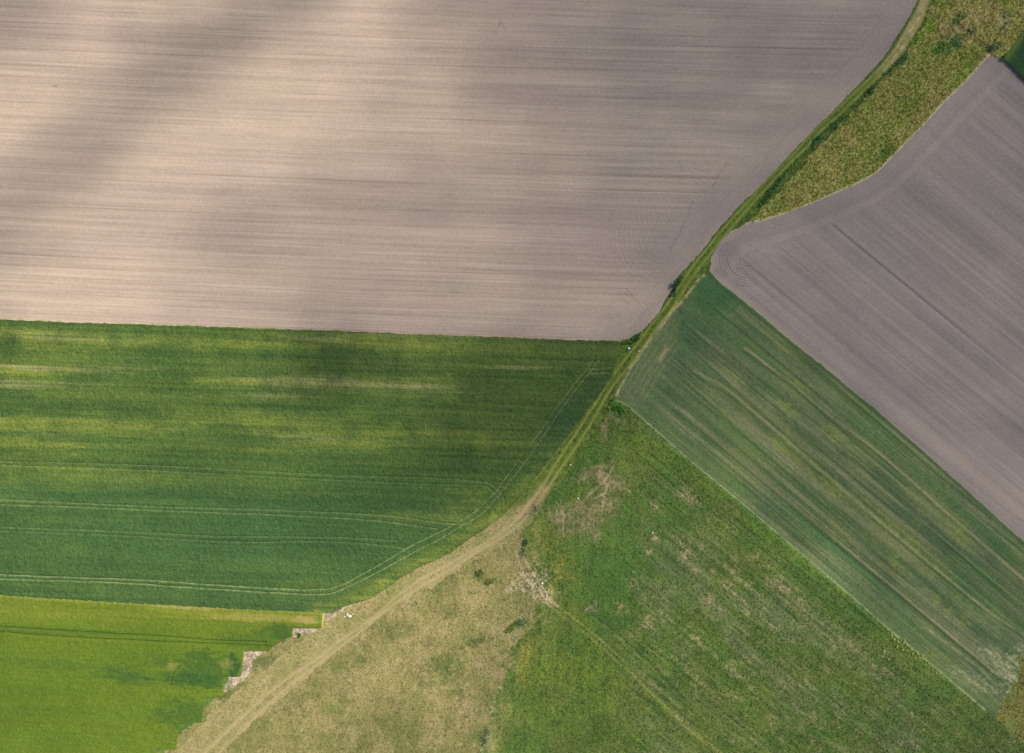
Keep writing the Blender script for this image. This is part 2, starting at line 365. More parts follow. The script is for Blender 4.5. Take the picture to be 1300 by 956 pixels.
for pts, w, k in [([(945, 442), (1000, 483), (1050, 525), (1117, 576), (1182, 633), (1300, 735)], 2.2, .8), ([(951, 444), (1004, 484), (1054, 524), (1121, 577), (1186, 634)], .8, .6),
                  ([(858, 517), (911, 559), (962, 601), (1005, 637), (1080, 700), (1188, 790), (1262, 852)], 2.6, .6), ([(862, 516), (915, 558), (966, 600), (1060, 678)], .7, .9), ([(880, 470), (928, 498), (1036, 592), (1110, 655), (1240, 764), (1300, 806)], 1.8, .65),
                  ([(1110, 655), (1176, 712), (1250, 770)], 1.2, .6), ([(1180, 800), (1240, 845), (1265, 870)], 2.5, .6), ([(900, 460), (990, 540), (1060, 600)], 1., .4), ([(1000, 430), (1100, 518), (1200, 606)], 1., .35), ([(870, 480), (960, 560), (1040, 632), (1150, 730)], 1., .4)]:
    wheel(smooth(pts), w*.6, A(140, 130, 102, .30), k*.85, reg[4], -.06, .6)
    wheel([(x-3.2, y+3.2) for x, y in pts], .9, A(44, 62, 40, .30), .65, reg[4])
for pts in ([(855, 535), (940, 605), (1000, 655)], [(1060, 690), (1160, 772), (1210, 815)], [(985, 470), (1060, 540), (1150, 618)], [(1080, 580), (1180, 672), (1290, 770)]):
    wheel(pts, .8, A(42, 60, 40, .30), .7, reg[4], -.05)
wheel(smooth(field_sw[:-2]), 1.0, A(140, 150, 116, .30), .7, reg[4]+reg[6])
wheel([(x-2.5, y+2.5) for x, y in field_sw[:-2]], 1.3, A(46, 74, 30, .30), .7, reg[6])  # shadow of the striped crop's edge, painted into the meadow colour
m = np.exp(-((dist(field_ne[:-2], 14)-2.6)/2.4)**2)*reg[4]
paint(m, A(50, 80, 44, .30), .8)
rings(903, 378, 9, 28, 3.4, -20, 190, .28, reg[4], -.06, 1.15)
rings(903, 378, 26, 27, 3.4, 10, 185, -.3, reg[4], .03, 1.1)
for k in range(5):
    o = 6+k*7
    wheel([(x+o*.8, y+o*.62) for x, y in [(835, 417), (805, 460), (790, 487)]], .8, A(132, 130, 100, .30), .3, reg[4])
wheel([(838, 456), (846, 443)], 2.2, A(168, 138, 118, .30), .6, reg[4])

# --- rough meadow (south)
def speck(m, q=None):
    q = st if q is None else q
    return np.clip(m*(.62+.95*n_fin+.55*soft+.75*q), 0, 1)
def gblob(cx, cy, rx, ry, slope=0., rag=.8, seed=71):
    m = blob(cx, cy, rx*1.5, ry*1.5, slope, rag, seed, .95)
    return m
u, v = rot(.80)
st = vn(u/120, v/7, 401)*.5+vn(u/60, v/3, 402)*.6+vn(u/26, v/1.6, 403)*.5
su = vn(X/2.6, Y/22, 405)*.6+vn(X/6, Y/50, 406)*.5       # older ridges running the other way
east = ss(760, 850, X+n_mid*20)
m1 = A(74, 102, 48, .55); m2 = A(88, 110, 48, .55); m3 = A(108, 110, 62, .55); m4 = A(128, 118, 74, .50); m5 = A(144, 134, 102, .52); m6 = A(100, 108, 78, .50)
base = m1+(m2-m1)*np.clip(.5+.9*n_mid+.4*n_big, 0, 1)[..., None]
m = np.clip(.18+.9*fbm(X/34, Y/34, 411, 4)+.2*st, 0, 1)[..., None]*.62
base = base*(1-m)+m3*m
# grey dry litter in the eastern part
m = np.clip((fbm(u/70, v/26, 421, 4)*1.4+.22+.35*st)*east*ss(12, 70, dist(field_sw[:-2], 90)), 0, 1)[..., None]*.62
base = base*(1-m)+m6*m
pat = fbm(u/10, v/7, 431, 4)
m = speck(ss(.0, .62, pat+.1*n_big+.12*ss(640, 800, Y))*east*ss(14, 50, dist(field_sw[:-2], 90))*.36)[..., None]
base = base*(1-m)+m5*m
for cx, cy, rx, ry, k in [(740, 700, 14, 36, .0), (712, 735, 16, 22, .8), (706, 700, 14, 26, .3), (765, 533, 6, 12, .8), (665, 850, 9, 22, .85), (672, 822, 9, 14, .7), (690, 680, 10, 28, .4), (1294, 850, 8, 14, .7), (730, 780, 24, 14, .4)]:
    m = speck(gblob(cx, cy, rx, ry, 0, .7, 441)*k*.65, su)[..., None]
    base = base*(1-m)+A(126, 114, 50, .5)*m
for cx, cy, rx, ry, k in [(720, 830, 46, 36, .45), (680, 680, 20, 30, .45), (810, 570, 30, 14, .5), (800, 610, 22, 34, .45), (860, 600, 40, 10, .5), (740, 610, 16, 26, .3), (760, 860, 80, 14, .4), (900, 620, 60, 6, .4), (800, 915, 200, 40, .35)]:
    m = speck(gblob(cx, cy, rx, ry, .3, .7, 445)*k)[..., None]
    base = base*(1-m)+A(98, 114, 42, .5)*m
for cx, cy, rx, ry, k in [(800, 690, 44, 50, .55), (770, 740, 26, 60, .5), (850, 605, 30, 16, .5), (737, 690, 16, 24, .3), (835, 640, 40, 24, .4), (960, 650, 50, 7, .6), (1050, 760, 60, 8, .6), (800, 800, 60, 20, .3), (725, 600, 13, 26, .7)]:
    m = speck(gblob(cx, cy, rx, ry, .5, .7, 449)*k)[..., None]
    base = base*(1-m)+A(60, 96, 44, .5)*m
dirt = A(140, 126, 98, .45)
for cx, cy, rx, ry, s_, k in [(757, 600, 9, 26, 3, .8), (772, 612, 9, 26, -4, .85), (762, 640, 20, 16, 0, .8), (716, 654, 13, 20, -4, .75), (742, 646, 12, 12, 0, .85), (730, 668, 34, 9, -.3, .4), (752, 670, 14, 22, 0, .5), (785, 536, 10, 5, .8, .6), (768, 545, 5, 14, 0, .4)]:
    m = np.clip(gblob(cx, cy, rx*.8, ry*.8, s_, .7, 455)*k*1.15*(.75+.5*su+.4*n_fin), 0, .85)[..., None]
    m = np.clip(m, 0, 1)
    base = base*(1-m)+dirt*m
for cx, cy, rx, ry, s_, k in [(833, 640, 7, 9, 0, .8), (876, 630, 14, 8, .8, .9), (878, 640, 7, 6, 0, .6), (830, 685, 5, 4, 0, .9), (824, 700, 5, 5, 0, .8), (862, 685, 18, 6, .5, .7), (872, 705, 10, 7, 0, .7), (880, 725, 10, 6, 0, .6), (805, 738, 10, 10, 0, .6), (752, 772, 8, 6, 0, .8), (790, 774, 6, 7, 0, .8),
                              (820, 792, 8, 14, .9, .9), (832, 806, 9, 5, .8, .8), (803, 806, 8, 6, 0, .7), (830, 824, 8, 5, 0, .6), (860, 835, 6, 5, 0, .7), (883, 813, 10, 5, .3, .8), (878, 845, 5, 5, 0, .6), (934, 715, 9, 5, .8, .7), (988, 745, 14, 7, .3, .8), (975, 792, 12, 6, .8, .9), (940, 735, 20, 7, .7, .5), (1045, 800, 12, 5, .8, .5), (1110, 845, 9, 5, .8, .5), (905, 762, 24, 7, .8, .5), (1002, 770, 14, 6, .6, .5), (1120, 830, 6, 4, 0, .7)]:
    m = speck(gblob(cx, cy, rx*.8, ry*.8, s_, 1.1, 459)*k*.75)[..., None]
    base = base*(1-m)+m5*m
lin_st = vn(u/70, v/1.25, 471)+.8*vn(u/110, v/2.1, 472)
m = (ss(.75, 1.5, lin_st)*east)[..., None]*.5
base = base*(1-m)+m6*m
de6 = dist([(668, 655), (664, 690), (672, 715), (684, 735), (694, 760), (680, 785), (664, 805), (650, 825), (640, 866), (625, 910), (600, 1010)], 40)
m = np.clip(ss(26, 0, de6)*(.5+1.6*n_mid+.8*n_fin), 0, 1)[..., None]*.7
base = base*(1-m)+A(146, 136, 88, .6)*m
base = base*(1+.17*st*east+.09*lin_st*(.3+.7*east)+.19*su*(1-east)+.14*n_fin+.15*soft+.12*n_mid)[..., None]
COL += base*reg[6][..., None]
Z += reg[6]*(.14+.05*st*east+.05*n_fin+.07*soft+.05*n_mid)
for pts, c, k in [([(706, 767), (747, 799), (786, 833), (812, 864), (850, 900), (950, 985)], A(150, 146, 78, .5), .8), ([(700, 770), (712, 780), (752, 811), (786, 841), (813, 866), (850, 902), (945, 990)], A(150, 146, 84, .5), .7),
                  ([(806, 829), (830, 850), (838, 860)], A(150, 150, 84, .5), .6), ([(752, 781), (782, 806), (795, 816)], A(120, 128, 104, .5), .6)]:
    wheel(smooth(pts), .95, c, k*.7, reg[6], -.07, .5)
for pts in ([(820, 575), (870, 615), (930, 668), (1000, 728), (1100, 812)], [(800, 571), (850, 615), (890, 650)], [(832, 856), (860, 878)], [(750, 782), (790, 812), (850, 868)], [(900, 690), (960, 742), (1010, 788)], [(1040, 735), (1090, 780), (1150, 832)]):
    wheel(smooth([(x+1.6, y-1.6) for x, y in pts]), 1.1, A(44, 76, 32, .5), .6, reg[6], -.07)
for pts in ([(778, 594), (770, 607), (757, 620), (748, 628)], [(775, 608), (770, 618), (767, 632), (766, 643)], [(752, 634), (768, 625), (774, 612)], [(752, 620), (745, 634)]):
    wheel(smooth(pts), .9, A(176, 158, 138, .45), .55, reg[6], -.02, .7)

# --- weedy meadow (north-east)
t1 = A(116, 126, 64, .22); t2 = A(134, 130, 78, .22); t3 = A(108, 130, 50, .22); t4 = A(146, 134, 94, .22)
base = t1+(t2-t1)*np.clip(.55+1.2*fbm(X/22, Y/22, 501, 4)+.4*n_fin, 0, 1)[..., None]
m = np.clip(.05+1.3*fbm(X/26, Y/26, 511, 4), 0, 1)[..., None]*.7
base = base*(1-m)+t3*m
for cx, cy, rx, ry, c, k in [(1222, 30, 34, 24, t4, .5), (1250, 20, 24, 18, t4, .5), (1190, 95, 40, 20, t2, .4), (1200, 130, 30, 12, t4, .6), (1200, 60, 20, 14, A(58, 94, 46, .22), .65), (1214, 55, 8, 8, A(50, 84, 52, .22), .8), (1190, 65, 14, 8, A(70, 110, 36, .22), .6), (1215, 25, 14, 6, A(50, 84, 40, .22), .7), (1232, 42, 16, 5, A(60, 88, 50, .22), .6),
                           (1190, 22, 6, 30, A(134, 122, 92, .22), .45), (1275, 30, 16, 14, A(128, 126, 104, .22), .5), (1280, 50, 8, 24, A(134, 124, 70, .22), .5), (1010, 215, 44, 12, t2, .3), (1176, 32, 8, 14, A(86, 122, 34, .22), .8), (1160, 52, 12, 5, A(86, 122, 34, .22), .7), (1140, 80, 12, 5, A(70, 118, 36, .22), .8), (1262, 62, 12, 5, A(88, 100, 76, .22), .7),
                           (1125, 195, 16, 8, A(64, 100, 40, .22), .6), (1180, 130, 20, 8, t4, .4), (1150, 130, 30, 20, A(104, 112, 50, .22), .4)]:
    m = (blob(cx, cy, rx, ry, -.8, .7, 521)*k)[..., None]
    base = base*(1-m)+c*m
belt = np.exp(-((dist(smooth([(1146, 74), (1128, 92), (1112, 110), (1088, 130), (1068, 150), (1045, 170), (1020, 192), (998, 214), (985, 232), (972, 250), (955, 268)]), 22))/6.5)**2)
m = np.clip(belt*1.2*(.6+.9*n_mid+.6*n_fin), 0, 1)[..., None]
base = base*(1-m)+A(62, 92, 62, .26)*m
base = base*(1+.13*n_fin+.13*soft+.12*n_mid)[..., None]
COL += base*reg[5][..., None]
Z += reg[5]*(.22+.05*n_fin+.07*soft+.05*n_mid)
wheel([(1212, 32), (1235, 50), (1257, 68)], 1.6, A(120, 116, 84, .22), .7, reg[5], -.1)
wheel([(1214, 29), (1237, 47), (1255, 62)], 1.6, A(52, 62, 42, .22), .5, reg[5], -.15)
wheel([(1256, 66), (1264, 48), (1276, 30)], 1.4, A(66, 70, 52, .22), .6, reg[5], -.1)
pale = smooth([(p[0]-.4, p[1]-.4) for p in rs_nw[:-3]])
wheel(pale, 1.0, A(182, 168, 138, .22), .9, reg[1]+reg[5], .0, .3)
wheel([(1243, 86), (1225, 106), (1200, 131)], 1.3, A(146, 134, 146, .22), .35, reg[1])

# --- corner crop
base = A(38, 64, 34, .36)*(1+.12*n_mid+.10*n_fin+.12*soft)[..., None]
m = np.exp(-(dist(corner_w[:-2], 20)/6)**2)[..., None]*.6
base = base*(1-m)+A(88, 110, 44, .3)*m
COL += base*reg[9][..., None]
Z += reg[9]*(.7+.05*soft+.05*n_fin)
base = A(108, 108, 60, .3)*(1+.35*n_mid+.3*n_fin+.3*soft)[..., None]
m = np.clip(.2+1.5*n_mid+n_fin, 0, 1)[..., None]*.7
base = base*(1-m)+A(84, 104, 56, .3)*m
COL += base*reg[10][..., None]
Z += reg[10]*(.15+.06*soft)

# --- dry grass (south centre)
gx = vn(X/2.2+Y/9, Y/9, 601)*.6+vn(X/5+Y/16, Y/30, 602)*.5
d1 = A(156, 145, 97, .80); d2 = A(136, 132, 80, .80); d3 = A(108, 116, 62, .80); d4 = A(168, 150, 112, .80)
base = d1+(d2-d1)*np.clip(.5+1.0*fbm(X/40, Y/40, 611, 4)+.2*gx, 0, 1)[..., None]
m = np.clip(-.08+1.25*fbm(X/22, Y/18, 621, 4)+.35*ss(780, 860, Y), 0, 1)[..., None]*.65
base = base*(1-m)+d3*m
m = np.clip(.0+1.2*fbm(X/30, Y/22, 631, 3), 0, 1)[..., None]*.4
base = base*(1-m)+d4*m
for cx, cy, rx, ry, k in [(395, 815, 40, 10, .5), (350, 842, 30, 14, .55), (300, 880, 30, 14, .5), (608, 728, 8, 9, .75), (620, 739, 9, 4, .85), (572, 742, 10, 16, .4), (557, 745, 6, 14, .5), (524, 766, 7, 5, .7), (572, 782, 8, 5, .5), (505, 800, 26, 14, .45), (600, 817, 16, 6, .6), (615, 812, 10, 5, .5), (560, 840, 26, 12, .55), (458, 838, 5, 5, .6), (420, 850, 20, 10, .3), (340, 840, 30, 10, .4), (540, 815, 20, 6, .3), (603, 714, 5, 4, .5), (575, 850, 20, 16, .4), (480, 790, 16, 6, .3), (598, 752, 6, 4, .4)]:
    m = (blob(cx, cy, rx, ry, -.2, .7, 641)*k)[..., None]
    base = base*(1-m)+A(84, 102, 52, .8)*m
for cx, cy, rx, ry, s_, k in [(622, 850, 10, 30, -2.6, .7), (630, 800, 8, 30, -2.6, .5), (665, 740, 10, 30, 2, .5), (685, 750, 12, 14, 0, .6), (505, 765, 30, 10, -.5, .4), (345, 845, 20, 10, 0, .2), (600, 900, 14, 40, -2.6, .5)]:
    m = (blob(cx, cy, rx, ry, s_, .6, 645)*k)[..., None]
    base = base*(1-m)+A(166, 150, 110, .8)*m
# bare stony notches beside the crop corner
for poly in ([(373, 797), (412, 798), (398, 803), (384, 808), (372, 809)], [(311, 827), (339, 827.5), (330, 833), (321, 838), (318, 855), (310, 864), (296, 872), (284, 880), (284, 859), (307, 859)], [(424, 777), (436, 769.5), (452, 765), (455, 770), (450, 776), (446, 783), (436, 784), (430, 780), (414, 790), (411, 779)]):
    m = inside(poly, cxs+.6*n_fin, cys+.6*n_fin).astype(f32)[..., None]*.92
    base = base*(1-m)+(A(188, 170, 148, .95)*(1+.25*soft+.35*n_fin)[..., None])*m*(1-.0)
    Z -= (m[..., 0])*.1*(R == 7)
cl = ss(.32, .62, fbm(X/5, Y/5, 651, 3)+.35*fbm(X/30, Y/30, 655, 2))[..., None]*.5
base = base*(1-cl)+A(98, 108, 58, .8)*cl
cl = ss(.30, .62, fbm(X/6, Y/9, 661, 3)+.3*fbm(X/40, Y/40, 665, 2))[..., None]*.5
base = base*(1-cl)+A(178, 164, 122, .8)*cl
east_edge = [(668, 655), (664, 690), (672, 715), (684, 735), (694, 760), (680, 785), (664, 805), (650, 825), (640, 866), (625, 910), (600, 1010)]
de = dist(east_edge, 60)
cl = np.clip(ss(44, 0, de)*(.45+1.5*n_mid+.8*n_fin)*ss(775, 800, Y+n_mid*10), 0, 1)[..., None]*.8
base = base*(1-cl)+A(92, 108, 52, .7)*cl
base = base*(1+.11*gx+.12*n_fin+.12*soft+.09*n_mid)[..., None]
COL += base*reg[7][..., None]
Z += reg[7]*(.12+.04*n_fin+.06*soft)

# --- field track
u0 = fbm(X/5, Y/5, 701, 3)
vg = A(88, 104, 44, .36); vy = A(132, 132, 64, .30); vd = A(58, 82, 34, .36)
vg2 = A(106, 118, 52, .65)
low = ss(560, 680, Y)[..., None]
base = vg*(1-low)+vg2*low
m = np.clip(.5+1.6*u0, 0, 1)[..., None]*.8
base = base*(1-m)+vd*(1+.5*low)*m
tanv = A(160, 148, 102, .80)
m = np.clip(ss(628, 668, Y+n_mid*12+(X-660)*.05)*(.85+.5*n_mid), 0, 1)[..., None]
base = base*(1-m)+tanv*m
m = np.clip(blob(470, 790, 40, 22, -.7, .6, 705)*.3+blob(500, 762, 24, 8, -.7, .6)*.6+blob(455, 800, 20, 5, -.7, .5)*.6+blob(492, 768, 22, 3, -.7, .5)*.7, 0, 1)[..., None]
base = base*(1-m)+A(120, 122, 62, .8)*m
base = base*(1+.12*n_fin+.18*soft+.06*n_mid)[..., None]
COL += base*reg[8][..., None]
Z += reg[8]*((.10+.05*n_fin+.05*soft)*(1-.6*low[..., 0]))
rutL = smooth([(1172, -60), (1170, 0), (1152, 35), (1137, 62), (1112, 92), (1082, 120), (1055, 146), (1030, 170), (1010, 192), (985, 217), (965, 238), (945, 261), (925, 283), (905, 306), (882, 335), (866, 358), (848, 385), (832, 405), (815, 430), (800, 448), (785, 468), (768, 492), (757, 511), (748, 524),
               (735, 545), (720, 567), (705, 590), (694, 609), (683, 625), (672, 640), (660, 655), (645, 670), (625, 684), (600, 699), (560, 722), (535, 735), (510, 753), (495, 765), (470, 787), (434, 812), (405, 835), (370, 858), (330, 890), (240, 975)])
rutR = smooth([(1183, -60), (1180, 0), (1163, 36), (1148, 60), (1122, 90), (1095, 117), (1066, 146), (1043, 165), (1024, 187), (1002, 208), (978, 234), (958, 256), (940, 276), (920, 300), (900, 325), (880, 351), (862, 379), (850, 397), (835, 415), (820, 437), (805, 458), (788, 478), (775, 495), (765, 512), (758, 525),
               (745, 547), (730, 570), (715, 591), (701, 612), (688, 632), (676, 648), (664, 662), (650, 674), (628, 688), (605, 701), (575, 721), (540, 741), (515, 757), (490, 775), (462, 798), (434, 820), (400, 846), (350, 886), (255, 980)])
selT = reg[8]+.6*reg[7]+reg[5]*.5+.4*reg[6]
lo = ss(590, 640, Y); up = ss(70, 40, Y-(X-1130)*.2)
dL = dist(rutL, 14); dR = dist(rutR, 14)
mid = np.exp(-(np.minimum(dL, dR)/5.5)**2)
# green middle strip
paint(np.clip(1-(dL+dR)/13, 0, 1)*selT*(1-lo), A(88, 108, 34, .30), .8)
paint(np.exp(-(np.minimum(dL, dR)/7)**2)*selT*lo*np.clip(.6+.6*n_mid, 0, 1), A(172, 154, 112, .80), .28)
paint(np.clip(1-(dL+dR)/15, 0, 1)*selT*lo*np.clip(.6+.7*u0, 0, 1), A(128, 130, 76, .80), .8)
for D, w in ((dL, 1.5), (dR, 1.6)):
    m = np.exp(-(D/w)**2)*selT
    paint(m*np.clip(.7+.8*u0, 0, 1)*(1-lo), A(140, 138, 80, .30), .6)
    paint(np.exp(-(D/(w+.6))**2)*selT*lo*np.clip(.8+.5*u0, 0, 1), A(190, 168, 126, .85), .65)
    Z -= .09*np.exp(-(D/1.7)**2)*selT
m = np.clip(np.exp(-(dist([(1178, -20), (1168, 20), (1152, 46), (1140, 66), (1126, 84), (1112, 100)], 18)/5.5)**2)*(.75+.6*u0)*ss(112, 60, Y), 0, 1)*selT
paint(m, A(166, 148, 114, .22), .85)
paint(np.exp(-(dist([(1172, 20), (1158, 40), (1140, 62), (1128, 76)], 8)/.8)**2)*selT, A(96, 100, 50, .22), .8)
for q in ([(893, 350), (885, 357), (872, 374), (856, 393)], [(855, 393), (832, 424), (815, 446), (798, 470)], [(800, 468), (788, 490), (782, 502)]):
    paint(np.exp(-((dist(q, 9))/2.0)**2)*(reg[8]+reg[4])*np.clip(.55+.9*u0, 0, 1), A(176, 160, 112, .30), .7)
m = np.clip(np.exp(-(dist([(658, 655), (672, 640), (690, 622)], 20)/6)**2)*(.6+.8*n_mid), 0, 1)*(reg[8]+reg[6])
paint(m, A(190, 160, 124, .6), .6)
# field side fringe of the verge
for q, c in (([p for p in soil_path if p[1] > -5], A(58, 84, 38, .25)),):
    dq = dist(q, 9)
    paint(np.exp(-((dq-1.3)/1.2)**2)*reg[8]*np.clip(.6+.9*u0, 0, 1), c, .7)
    Z += .12*np.exp(-((dq-1.6)/1.4)**2)*reg[8]*ss(60, 90, Y)
dq = dist(crop_east[2:18], 12)
paint(np.exp(-((dq-1.0)/1.2)**2)*(reg[8])*np.clip(.3+1.2*u0, 0, 1), A(158, 158, 88, .5), .6)
# second path leaving east across the litter
for pts in ([(655, 700), (668, 735), (682, 748), (694, 760), (708, 769)], [(650, 738), (664, 747), (682, 758), (700, 770)], [(658, 690), (672, 720), (700, 762)]):
    wheel(smooth(pts), 1.4, A(206, 186, 150, .7), .6, reg[7]+reg[6]+reg[8], -.04)
lit = np.clip(blob(672, 735, 16, 34, 3, .7, 711)*.7+blob(688, 752, 16, 14, 0, .7, 712)*.8, 0, 1)
spk = (n_fin+.7*soft)
paint(lit*(spk > .25), A(206, 190, 168, .7), .55); paint(lit*(spk < -.3), A(84, 92, 60, .7), .6)
ridge = smooth([(684, 640), (672, 660), (664, 684), (664, 706), (672, 722)])
m = np.exp(-(dist(ridge, 20)/6)**2)*np.clip(.55+1.3*n_mid+.7*n_fin, 0, 1)
paint(m, A(84, 104, 72, .7), .75); Z += .04*m*(1+soft)
ridge2 = smooth([(668, 745), (664, 770), (662, 792), (652, 812), (644, 836), (636, 866), (626, 900), (610, 960)])
m = np.exp(-(dist(ridge2, 20)/6)**2)*np.clip(.45+1.3*n_mid+.8*n_fin, 0, 1)
paint(m, A(92, 104, 70, .7), .7); paint(m*(spk > .5), A(190, 188, 160, .7), .6); Z += .04*m*(1+soft)

# --- wheel lines through the crops
tl_c = A(148, 162, 112, .7)
def tram(pts, c=tl_c, k=.85, dz=-.34, w=.72, sel=None, wob=.0):
    P = smooth(pts, 8)
    D = dist(P, 6, X+n_mid*.5, Y+n_mid*.5)
    s_ = reg[2]+reg[3] if sel is None else sel
    m = np.exp(-(D/w)**2)*s_
    paint(m*np.clip(.72+.6*n_fin, 0, 1), c, k)
    Z[:] = Z+dz*np.clip(m*1.3, 0, 1)
wk = dict(k=.3, dz=-.26); pk = dict(k=.5, dz=-.30)
tram([(-45, 584), (20, 586), (110, 588), (217, 592), (330, 598), (440, 604), (560, 607), (606, 611), (619, 612), (627, 617), (634, 622), (639, 630), (641, 642)], **wk)
tram([(-45, 587), (20, 591), (142, 595), (288, 602), (440, 610), (560, 615), (612, 616), (621, 620), (628, 625), (635, 634), (636, 646)], **wk)
tram([(-45, 632), (0, 634), (102, 638.5), (203, 643), (330, 646.5), (430, 651), (498, 655), (565, 664), (600, 664)], **pk)
tram([(-45, 638), (0, 640), (120, 644), (237, 649), (340, 653), (440, 658), (498, 663), (555, 671)], **pk)
tram([(-45, 667), (34, 670), (152, 674), (271, 680), (338, 681), (431, 682), (475, 684), (506, 686)], **wk)
tram([(-45, 672), (60, 676), (163, 680), (294, 687.5), (380, 687), (440, 688), (470, 690.5), (513, 695)], **wk)
tram([(-45, 727), (0, 729), (85, 732.5), (186, 736), (271, 742), (372, 748), (400, 748), (418, 747), (432, 743), (445, 737), (470, 723), (497, 708), (515, 697), (535, 686), (565, 672), (581, 663), (606, 647), (629, 625), (638, 613), (653, 592), (671, 567), (690, 543), (704, 521), (720, 500), (733, 483), (744, 470), (756, 453)])
tram([(-45, 732), (0, 734.5), (152, 739.5), (237, 745), (338, 751.5), (395, 754), (419, 753), (433, 748.5), (450, 741), (470, 731), (500, 715), (525, 701), (560, 683), (585, 668), (614, 650), (635, 627), (648, 611), (664, 590), (676, 574), (694, 548), (710, 524), (726, 502), (743, 480), (751, 471), (763, 455)])
tram([(748, 468.5), (756, 467.6), (769, 467), (779, 466)]); tram([(750, 474.5), (758, 473.5), (775, 473)])
tram([(414, 727), (424, 725), (433, 719)], k=.5)
lk = dict(c=A(84, 104, 40), k=.7, dz=-.6, w=.75)
tram([(-45, 793), (0, 795), (102, 801.5), (203, 807), (271, 812), (338, 814.5)], **lk)
tram([(-45, 800), (0, 802), (85, 808), (186, 813), (288, 817), (345, 819.5)], **lk)
tram([(240, 838), (228, 845), (220, 856), (217, 872)], **dict(lk, k=.3, dz=-.25))
# end of a row seen as a dark bend where passes cross
dRut = np.minimum(dist(rutL, 12), dist(rutR, 12))
beltm = belt*((R == 5) | (R == 8))*(dRut > 3)*np.clip(.6+1.1*n_mid, 0, 1)
paint(beltm*(R == 8), A(60, 88, 52, .26), .8)
COL = np.clip(COL, .004, .9)
Z += .15*fbm(X/300, Y/300, 801, 2)*ss(30, 31, X*0+50)          # the land rolls a little
Zg = Z.copy()

# ------------------------------------------------------------------ materials
def material(name, rough=.95, bump=.25, scale=9., jitter=.25, spec=.15, detail=6):
    m = bpy.data.materials.new(name); m.use_nodes = True
    nt = m.node_tree; N = nt.nodes; L = nt.links
    b = N['Principled BSDF']; b.inputs['Roughness'].default_value = rough; b.inputs['Specular IOR Level'].default_value = spec
    at = N.new('ShaderNodeAttribute'); at.attribute_name = 'tint'
    tc = N.new('ShaderNodeTexCoord')
    no = N.new('ShaderNodeTexNoise'); no.inputs['Scale'].default_value = scale; no.inputs['Detail'].default_value = detail; no.inputs['Roughness'].default_value = .65
    L.new(tc.outputs['Object'], no.inputs['Vector'])
    mr = N.new('ShaderNodeMapRange'); mr.inputs[1].default_value = .3; mr.inputs[2].default_value = .7
    mr.inputs[3].default_value = 1-jitter; mr.inputs[4].default_value = 1+jitter
    L.new(no.outputs['Fac'], mr.inputs[0])
    mx = N.new('ShaderNodeVectorMath'); mx.operation = 'SCALE'
    L.new(at.outputs['Color'], mx.inputs[0]); L.new(mr.outputs[0], mx.inputs['Scale'])
    L.new(mx.outputs[0], b.inputs['Base Color'])
    bp = N.new('ShaderNodeBump'); bp.inputs['Strength'].default_value = bump; bp.inputs['Distance'].default_value = .08
    L.new(no.outputs['Fac'], bp.inputs['Height']); L.new(bp.outputs[0], b.inputs['Normal'])
    return m
M_soil = material('tilled_soil', scale=7, bump=.35, jitter=.12)
M_crop = material('crop_canopy', rough=.8, scale=6, bump=.6, jitter=.28)
M_rough = material('rough_grass', rough=.85, scale=5, bump=.7, jitter=.3)
M_leaf = material('leaf', rough=.7, scale=12, bump=.1, jitter=.2, spec=.25)
M_bark = material('bark', rough=.9, scale=20, bump=.4)
nt_ = M_leaf.node_tree
_b = nt_.nodes['Principled BSDF']; _t = nt_.nodes.new('ShaderNodeBsdfTranslucent'); _m = nt_.nodes.new('ShaderNodeMixShader'); _m.inputs[0].default_value = .4
nt_.links.new(_b.inputs['Base Color'].links[0].from_socket, _t.inputs['Color'])
nt_.links.new(_b.outputs[0], _m.inputs[1]); nt_.links.new(_t.outputs[0], _m.inputs[2]); nt_.links.new(_m.outputs[0], nt_.nodes['Material Output'].inputs['Surface'])
M_stone = material('limestone', rough=.85, scale=8, bump=.5, jitter=.15)

def mesh_obj(name, co, faces, cols, mat, nvert=4, smooth_=True):
    me = bpy.data.meshes.new(name)
    nf = len(faces)
    me.vertices.add(len(co)); me.vertices.foreach_set('co', np.ascontiguousarray(co, f32).ravel())
    me.loops.add(nf*nvert); me.loops.foreach_set('vertex_index', np.ascontiguousarray(faces, np.int32).ravel())
    me.polygons.add(nf)
    me.polygons.foreach_set('loop_start', np.arange(0, nf*nvert, nvert, dtype=np.int32))
    me.polygons.foreach_set('loop_total', np.full(nf, nvert, np.int32))
    me.polygons.foreach_set('use_smooth', np.full(nf, smooth_, bool))
    me.update(calc_edges=True)
    a = me.attributes.new('tint', 'FLOAT_COLOR', 'POINT')
    c4 = np.ones((len(co), 4), f32); c4[:, :3] = cols
    a.data.foreach_set('color', c4.ravel())
    me.materials.append(mat)
    o = bpy.data.objects.new(name, me); col.objects.link(o)
    return o
def tag(o, label, cat=None, kind=None, group=None):
    o['label'] = label
    if cat: o['category'] = cat
    if kind: o['kind'] = kind
    if group: o['group'] = group

